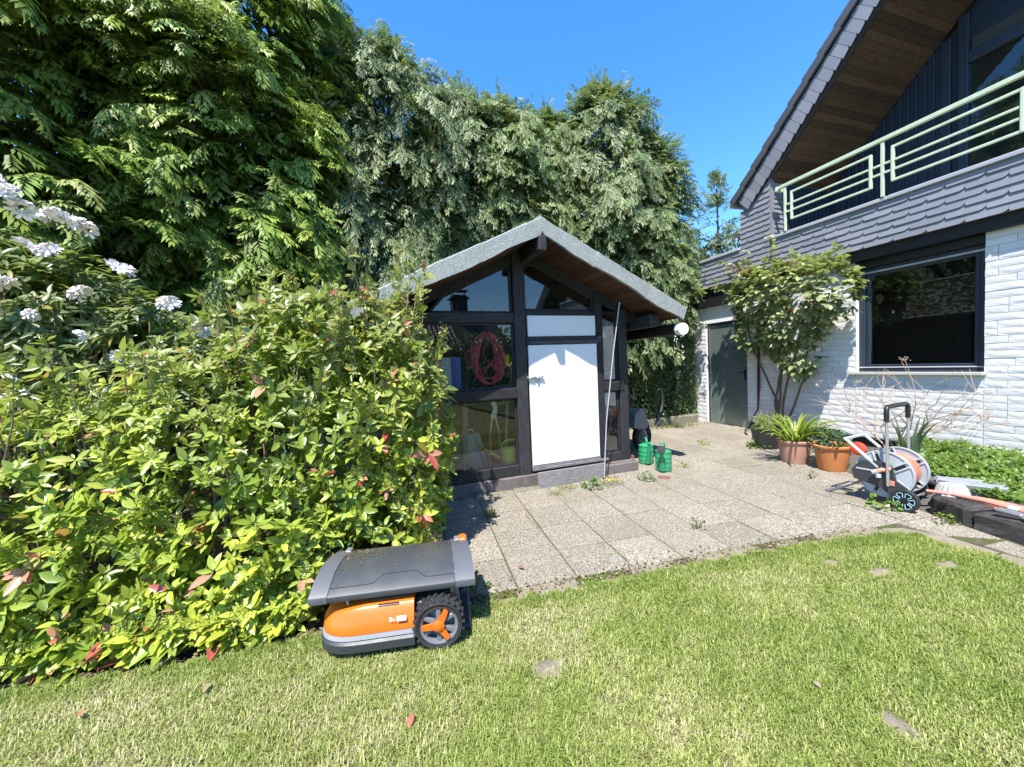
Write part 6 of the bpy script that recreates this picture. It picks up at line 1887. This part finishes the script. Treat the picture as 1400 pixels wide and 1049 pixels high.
# dry shrub behind the cart
ds = thing('dry_shrub', 'bare brown shrub with dried flower heads behind the hose cart', 'shrub', (5.9, 3.12, .03))
def branch(mb, p, d, L, rad, depth, tips, rr_):
    q = p + d*L; md = (p+q)/2 + Vector((rr_.gauss(0, L*.06), rr_.gauss(0, L*.06), 0))
    mb.tube([p, md, q], [rad, rad*.85, rad*.65], 6 if depth < 2 else 4)
    if depth >= 3: tips.append(q); return
    for k in range(2 if depth else 4):
        nd = (d + Vector((rr_.gauss(0, .55), rr_.gauss(0, .75), rr_.gauss(.1, .35)))).normalized()
        if nd.z < -.1: nd.z = .1
        branch(mb, q if k or depth else p.lerp(q, .6), nd, L*rr_.uniform(.62, .95), rad*.62, depth+1, tips, rr_)
rr_ = random.Random(12); tips = []
for k in range(6):
    mb = MB(); a = rr_.uniform(0, 6.28); branch(mb, Vector((0, 0, 0)), Vector((-.30*abs(math.cos(a)), math.sin(a)*.7, 1.0)).normalized(), rr_.uniform(.34, .48), .011, 0, tips, rr_)
    mb.build('branch', MAT['dry_twig'], ds, 60)
for k in range(9):
    q = tips[rr_.randrange(len(tips))]; mb = MB()
    for j in range(22): mb.ball(tuple(q + Vector((rr_.gauss(0, .028), rr_.gauss(0, .028), rr_.gauss(0, .012)))), .007, 4, 0, (1, 1, .6))
    mb.build('dried_flower_head', MAT['dry_twig'], ds, None, None, None, 'stuff')
mb = MB(); tips = []
c = thing('dry_twigs', 'thin dry straw coloured twigs at the rose foot', 'twigs', (5.95, 4.75, .03))
for k in range(26):
    a = rr_.uniform(0, 6.28); l = rr_.uniform(.2, .55); mb.tube([(0, 0, 0), (math.cos(a)*l*.3, math.sin(a)*l*.5, l*.5), (math.cos(a)*l*.5, math.sin(a)*l*1.0, l*.75)], [.004, .003, .0015], 4)
mb.build('twig', MAT['grey_pine'], c)

# ground cover in the raised bed
r = np.random.default_rng(91)
n = 4600
X = r.uniform(4.75, 6.45, n); Y = r.uniform(.6, 3.05, n)
edge = 4.82 + .44*np.clip(Y - 1.75, 0, 3) + .15*np.sin(Y*9) - .28*np.clip(1.9 - Y, 0, 1)
ok = X > edge; X, Y, edge = X[ok], Y[ok], edge[ok]
hh = .07 + (.06 + .11*np.clip((X - edge)/.5, 0, 1)) * (1 + .35*vnoise(np.stack([X, Y, X*0], 1), 8, 5))
Z = hh * r.uniform(.55, 1.0, len(X)) + .02
P = np.stack([X, Y, Z], 1); A = unit(np.array([-.25, -.2, 1]) + r.normal(0, .4, P.shape))
pos, d, nr, ln = whorls(P, A, 6, .043, (50, 95), r)
GV, GF = leaf6(.5)
V, F_, C = scatter(GV, GF, pos, frames(d, nr), ln, pick([(.12, .21, .03), (.16, .26, .04), (.085, .16, .028), (.20, .28, .05)], len(pos), r))
o = place('ground_cover', np_mesh('ground_cover', V, F_, MAT['leaf'], C), None); props(o, 'low bright green ground cover filling the bed below window', 'ground cover', None, 'stuff')

# weeds in the paving
W = [('round leaved green weed growing at the foot of the step board', 2.10, 3.82, .11, [(.10, .19, .05), (.14, .23, .06)], 90, .045), ('grey green weed at the shed corner by the loose brick', 2.80, 3.80, .10, [(.13, .19, .09), (.17, .23, .10)], 80, .04), ('bright green weed against the near wheel of the hose cart', 4.08, 2.22, .10, [(.16, .26, .05), (.20, .30, .06)], 60, .05), ('small yellow green weed far across the paving before garage door', 4.72, 4.92, .10, [(.20, .27, .04)], 40, .04), ('tiny yellow green weed near the two watering cans', 3.53, 4.02, .06, [(.22, .29, .03)], 36, .03), ('small sage green weed in the middle of paving', 2.36, 2.54, .06, [(.13, .18, .08)], 30, .028), ('spreading dark green weed beside the black plastic pot', 5.25, 4.40, .17, [(.07, .13, .03), (.14, .20, .04)], 110, .05), ('small leafy weed at the corner of the mower shelter', .44, 2.34, .10, [(.05, .10, .035), (.09, .14, .05)], 70, .04), ('flat thyme like weed on paving before the orange pot', 4.42, 3.05, .09, [(.13, .18, .08)], 60, .022), ('green tuft growing beside the sleeper end', 4.14, 1.86, .08, [(.13, .18, .02)], 60, .03)]
for k, (lab, x, y, rad, pal, n, L) in enumerate(W):
    leafy('weed', lab, 'weed', x, y, .0, [(0, 0, .02, rad, rad, rad*.75)], pal, n, L, 100+k, SV*np.array([1.3, 1, 1]), SF, 3)
c = leafy('yellow_stonecrop', 'creeping plant with tiny yellow flowers beside the rod foot', 'plant', 2.34, 3.82, 0, [(0, 0, .02, .16, .10, .07)], [(.11, .12, .05), (.15, .14, .06)], 260, .02, 131, SV, SF, 0)
m = MB()
for k in range(26): m.ball((random.gauss(0, .08), random.gauss(0, .05), random.uniform(.04, .075)), .0075, 5)
m.build('flower', MAT['flower_yellow'], c)
# grass tufts and moss in the joints
r = np.random.default_rng(95)
def blades(P, H, wd, col, lean, r, name, props_=None, seg=2):
    n = len(P); a = r.uniform(0, 6.28, n); ln = np.abs(r.normal(lean, .3, n))
    dx, dy = np.cos(a), np.sin(a); sx, sy = -dy*wd/2, dx*wd/2
    k1, k2 = .45, 1.0
    h1 = H*.55*np.cos(ln*.5); o1 = H*.55*np.sin(ln*.5); h2 = h1 + H*.45*np.cos(ln*1.3); o2 = o1 + H*.45*np.sin(ln*1.3)
    V = np.stack([np.stack([P[:, 0]-sx, P[:, 1]-sy, P[:, 2]], 1), np.stack([P[:, 0]+sx, P[:, 1]+sy, P[:, 2]], 1), np.stack([P[:, 0]+dx*o1+sx*.75, P[:, 1]+dy*o1+sy*.75, P[:, 2]+h1], 1), np.stack([P[:, 0]+dx*o1-sx*.75, P[:, 1]+dy*o1-sy*.75, P[:, 2]+h1], 1), np.stack([P[:, 0]+dx*o2, P[:, 1]+dy*o2, P[:, 2]+h2], 1)], 1).reshape(-1, 3)
    F_ = np.array([(0, 1, 2), (0, 2, 3), (3, 2, 4)])[None] + (np.arange(n)*5)[:, None, None]
    return place(name, np_mesh(name, V, F_.reshape(-1, 3), MAT['grass'], np.repeat(col, 5, 0)), None)
pts = []
for p_, q_, n in (((1.61, 3.87), (1.53, 2.26), 900), ((1.545, 2.615), (1.62, 2.61), 90), ((1.16, 3.5), (1.13, 2.66), 350), ((1.95, 3.05), (1.90, 2.28), 400), ((1.16, 3.08), (2.05, 2.96), 160), ((3.58, 3.68), (3.48, 2.46), 300), ((4.0, 2.32), (4.2, 2.28), 60), ((.74, 3.4), (.72, 2.8), 160), ((1.55, 2.62), (1.94, 2.58), 120)):
    t_ = r.random(n)**1.3; pts.append(np.stack([p_[0] + (q_[0]-p_[0])*t_ + r.normal(0, .006, n), p_[1] + (q_[1]-p_[1])*t_ + r.normal(0, .006, n), np.full(n, -.008)], 1))
pts = np.concatenate(pts); pts = pts[vnoise(pts, 9, 8) > -.05]
o = blades(pts, r.uniform(.006, .018, len(pts)), .005, pick([(.13, .16, .02), (.18, .20, .03)], len(pts), r), .8, r, 'joint_moss'); props(o, 'moss and fine grass growing in the paving joints', 'moss', None, 'stuff')
for k, (lab, x, y, n, rad, hh) in enumerate((('straggly grass tuft on paving by the front shrub', .83, 3.50, 60, .05, .14), ('grass growing along the mossy stone edging', 5.55, 6.52, 420, .3, .09), ('low moss cushion below the step board', 1.85, 3.93, 300, .07, .02), ('moss cushion on the joint in front of shed', 1.63, 3.80, 200, .045, .018))):
    P = np.stack([x + r.normal(0, rad, n), y + r.normal(0, rad*.3 if rad > .2 else rad, n), np.zeros(n)], 1)
    o = blades(P, hh*r.uniform(.4, 1.1, n), .006, pick([(.16, .20, .04), (.22, .25, .06)], n, r), .7, r, 'grass_tuft'); props(o, lab, 'grass tuft', None, 'stuff')

# ================================================================== lawn grass
r = np.random.default_rng(97)
PATCH = [(.63, 1.615, .085, .06), (1.74, .90, .05, .07), (3.33, 1.48, .12, .05), (2.88, 1.58, .09, .05), (2.74, 1.77, .05, .04), (2.0, 1.35, .025, .02), (-.35, 1.45, .05, .035), (.45, 1.75, .04, .03)]
N_ = 1100000
X = r.uniform(-2.4, 4.0, N_); Y = r.uniform(.40, 2.75, N_)
yl = np.interp(X, [p[0] for p in LAWN_EDGE[:12]], [p[1] for p in LAWN_EDGE[:12]])
ok = (Y < yl - .050 + .022*np.sin(X*23)*np.sin(X*7.1) + .018*np.sin(X*51 + 1)) & ~((X > 3.72 + .04*np.sin(Y*14)) ) 
X, Y, yl = X[ok], Y[ok], yl[ok]
px, py, dz = project(np.stack([X, Y, 0*X], 1))
ok = (px > -25) & (px < 1425) & (py < 1085); X, Y, yl, dz = X[ok], Y[ok], yl[ok], dz[ok]
Q = np.stack([X, Y, X*0], 1)
n1, n2, n3 = vnoise(Q, 3.2, 1), vnoise(Q, 9, 2), vnoise(Q, 26, 3)
dry = np.clip(.50 + .30*n1 + .22*n2 + .18*n3 + .14*(1.2 - X)*.5, 0, 1)
edge = np.clip(1 - (yl - .05 - Y)/.16, 0, 1)
dry = np.clip(dry - .5*edge, 0, 1)
dens = .80 - .35*dry
for (a, b, ra, rb_) in PATCH:
    q = ((X-a)/ra)**2 + ((Y-b)/rb_)**2 + .5*n3; dens = np.where(q < .5, .03, np.where(q < 1.1, dens*.35, np.where(q < 2.2, dens*.7, dens)))
ok = r.random(len(X)) < dens; X, Y, dz, dry, edge = X[ok], Y[ok], dz[ok], dry[ok], edge[ok]
k = min(len(X), 200000); q = r.permutation(len(X))[:k]; X, Y, dz, dry, edge = X[q], Y[q], dz[q], dry[q], edge[q]
g = np.array([.19, .265, .048]); yg = np.array([.34, .375, .10]); st = np.array([.54, .485, .28])
t_ = np.clip(dry + r.normal(0, .22, k), 0, 1)[:, None]
col = np.where(t_ < .55, g + (yg-g)*t_/.55, yg + (st-yg)*(t_-.55)/.45) * r.uniform(.75, 1.25, (k, 1))
H = (.022 + .030*r.random(k)**2) * (1 - .35*dry) + .016*edge*r.random(k)
o = blades(np.stack([X, Y, np.full(k, -.004)], 1), H, .0030 + .0024*r.random(k), col, .95, r, 'grass'); props(o, 'short lawn grass with straw coloured patches', 'grass', None, 'stuff')
for a, b, ra, rb_ in PATCH[:5]:
    mb = MB(); n = 18; vs = [(0, 0, .006)]; fs = []
    for ring in (1, 2, 3):
        for q in range(n):
            f = ring/3*(1 + .18*math.sin(q*1.9 + a*9)); vs.append((ra*f*math.cos(6.2832*q/n), rb_*f*math.sin(6.2832*q/n), (.006, .003, -.006)[ring-1] + random.uniform(-.003, .003)))
    for q in range(n): fs.append((0, 1+q, 1+(q+1) % n))
    for ring in (0, 1):
        for q in range(n): fs.append((1+ring*n+q, 1+(ring+1)*n+q, 1+(ring+1)*n+(q+1) % n, 1+ring*n+(q+1) % n))
    mb.add(vs, fs); o = mb.build('bare_earth', MAT['bare_earth'] if 'bare_earth' in MAT else (mat_soil('bare_earth', (.20, .165, .115), (.30, .26, .19), (.40, .35, .27), None, 18) or MAT['bare_earth']), None, 60, (a, b, 0)); o['kind'] = 'structure'
# grass beyond the frame: coarser, so that reflections and other views find a lawn
# fallen leaves: litter along the hedge, a few on the lawn
n = 520
X = r.uniform(-3.2, .45, n); Y = np.interp(X, [p[0] for p in LAWN_EDGE[:12]], [p[1] for p in LAWN_EDGE[:12]]) + np.abs(r.normal(.0, .07, n)) - .045
P = np.stack([X, Y, r.uniform(-.012, .02, n)], 1)
V, F_, C = scatter(LV*np.array([1.2, 1, 1.6]), LF, P, frames(dirs(n, r)*(1, 1, .25), unit(np.array([0, 0, 1.]) + r.normal(0, .35, (n, 3)))), r.uniform(.018, .045, n), pick([(.30, .21, .14), (.40, .31, .22), (.20, .13, .08), (.33, .20, .12)], n, r))
o = place('leaf_litter', np_mesh('leaf_litter', V, F_, MAT['leaf'], C), None); props(o, 'dry brown leaves lying along the foot of front shrub', 'leaf litter', None, 'stuff')
FL = np_mesh('leaf', LV*np.array([1.3, 1, 2]), LF, MAT['leaf_single'], None, True)
for lab, x, y, c_, s_ in (('reddish fallen leaf on the lawn below the mower', .02, 1.56, (.42, .15, .10), .055), ('pinkish fallen leaf on lawn at the shrub edge', -1.32, 2.06, (.50, .22, .16), .05), ('pale tan leaf on the lawn before the shrub', -.85, 2.05, (.42, .32, .22), .055), ('pale fallen leaf on the lawn before the sleepers', 1.62, 1.12, (.45, .36, .26), .035), ('red fallen leaf on the paving near mower shelter', .80, 2.44, (.52, .16, .12), .06)):
    o = place('fallen_leaf', FL, None, (x, y, .028), None, c_); o.scale = (s_, s_, s_); o.rotation_euler = (random.uniform(-.3, .3), random.uniform(-.3, .3), random.uniform(0, 6)); props(o, lab, 'leaf')

# ================================================================== what stands behind the photographer (seen only mirrored in the panes)
nb = thing('neighbour_house', 'tiled house with a dark chimney mirrored in shed panes', 'house', (1, -19, -.6)); nb['kind'] = 'structure'
m = MB(); m.box(-9, -4, 0, 9, 3, 2.9); m.build('wall', MAT['white_render'], nb)
m = MB(); m.prism([(3.5, 2.7), (-.5, 5.6), (-4.5, 2.7), (-4.5, 2.5), (-.5, 5.35), (3.5, 2.5)], -9.4, 9.4, Matrix(((0, 0, 1, 0), (1, 0, 0, 0), (0, 1, 0, 0), (0, 0, 0, 1))))
rf_ = m.build('roof', MAT['roof_tile'], nb)
sl = math.atan2(2.9, 4.0); V = []; F_ = []
tm = MB(); tm.prism([(0, 0), (.10, .03), (.2, .035), (.30, .0), (.30, -.02), (0, -.02)], -.36, 0.0)
tv = np.array(tm.v); tf = np.array([f for f in tm.f if len(f) == 4]); tf2 = [f for f in tm.f if len(f) != 4]
rows, cols_ = 13, 40
pos = []
for j in range(rows):
    for i in range(cols_): pos.append((-6 + i*.30, 3.45 - j*.34*math.cos(sl), 2.78 + j*.34*math.sin(sl)))
pos = np.array(pos); Rm = np.array(Matrix(((1, 0, 0), (0, math.sin(sl), -math.cos(sl)), (0, math.cos(sl), math.sin(sl)))))
Rm = np.stack([np.array([1, 0, 0.]), np.array([0, math.sin(sl), math.cos(sl)]), np.array([0, math.cos(sl), -math.sin(sl)])], -1)
V, F_, _ = scatter(tv, tf, pos, np.tile(Rm, (len(pos), 1, 1)), np.ones(len(pos)), np.ones((len(pos), 3)))
o = place('roof_tiles', np_mesh('roof_tiles', V, F_, MAT['roof_tile']), rf_); o['kind'] = 'stuff'
m = MB(); q = 6.8
m.cbox(q-.6, -.9, 4.9, q+.5, -.1, 7.3, .05); m.cbox(q-.75, -1.05, 7.0, q+.65, .05, 7.12, .02); m.bar((q-.7, -.5, 7.6), (q+.6, -.5, 7.62), .9, .05); m.bar((q-.5, -.5, 7.3), (q-.5, -.5, 7.6), .06, .06); m.bar((q+.4, -.5, 7.3), (q+.4, -.5, 7.6), .06, .06); m.build('chimney', MAT['navy_cladding'], rf_)

t_ = broadtree('garden_hedge', 'tall dark hedge behind the photographer mirrored in the lower shed panes', 'hedge', 6, -10, [(-2.2, 0, 1.2, 1.3, .8, 1.6), (-.6, .2, 1.2, 1.3, .8, 1.8), (1.2, 0, 1.3, 1.4, .8, 1.9), (3.0, 0, 1.3, 1.4, .8, 1.8), (5, 0, 1.2, 1.6, .8, 1.9)], [(.05, .09, .03), (.07, .12, .04)], 9000, .22, 33)
t_['kind'] = 'structure'; del t_['category']
m = MB()
for q in range(8): m.tube([(-2.4 + q*1.05, 0, -.05), (-2.3 + q*1.05, .05, 1.6)], [.06, .03], 6)
m.build('stems', MAT['bark'], t_, 60)

# crumbs of soil, dead grass and moss on the kerb
r = np.random.default_rng(203); n = 900
X = r.uniform(.3, 3.6, n); Y = np.interp(X, [p[0] for p in LAWN_EDGE[:12]], [p[1] for p in LAWN_EDGE[:12]]) + r.normal(.03, .05, n)
V, F_, C = scatter(SV*np.array([1.2, 1, 1.5]), SF, np.stack([X, Y, r.uniform(.002, .010, n)], 1), frames(dirs(n, r)*(1, 1, .2), unit(np.array([0, 0, 1.]) + r.normal(0, .3, (n, 3)))), r.uniform(.008, .030, n), pick([(.26, .20, .13), (.16, .12, .075), (.14, .15, .03), (.36, .30, .20)], n, r))
o = place('kerb_litter', np_mesh('kerb_litter', V, F_, MAT['leaf'], C), None); props(o, 'crumbs of soil and dry grass lying on the kerb', 'litter', None, 'stuff')
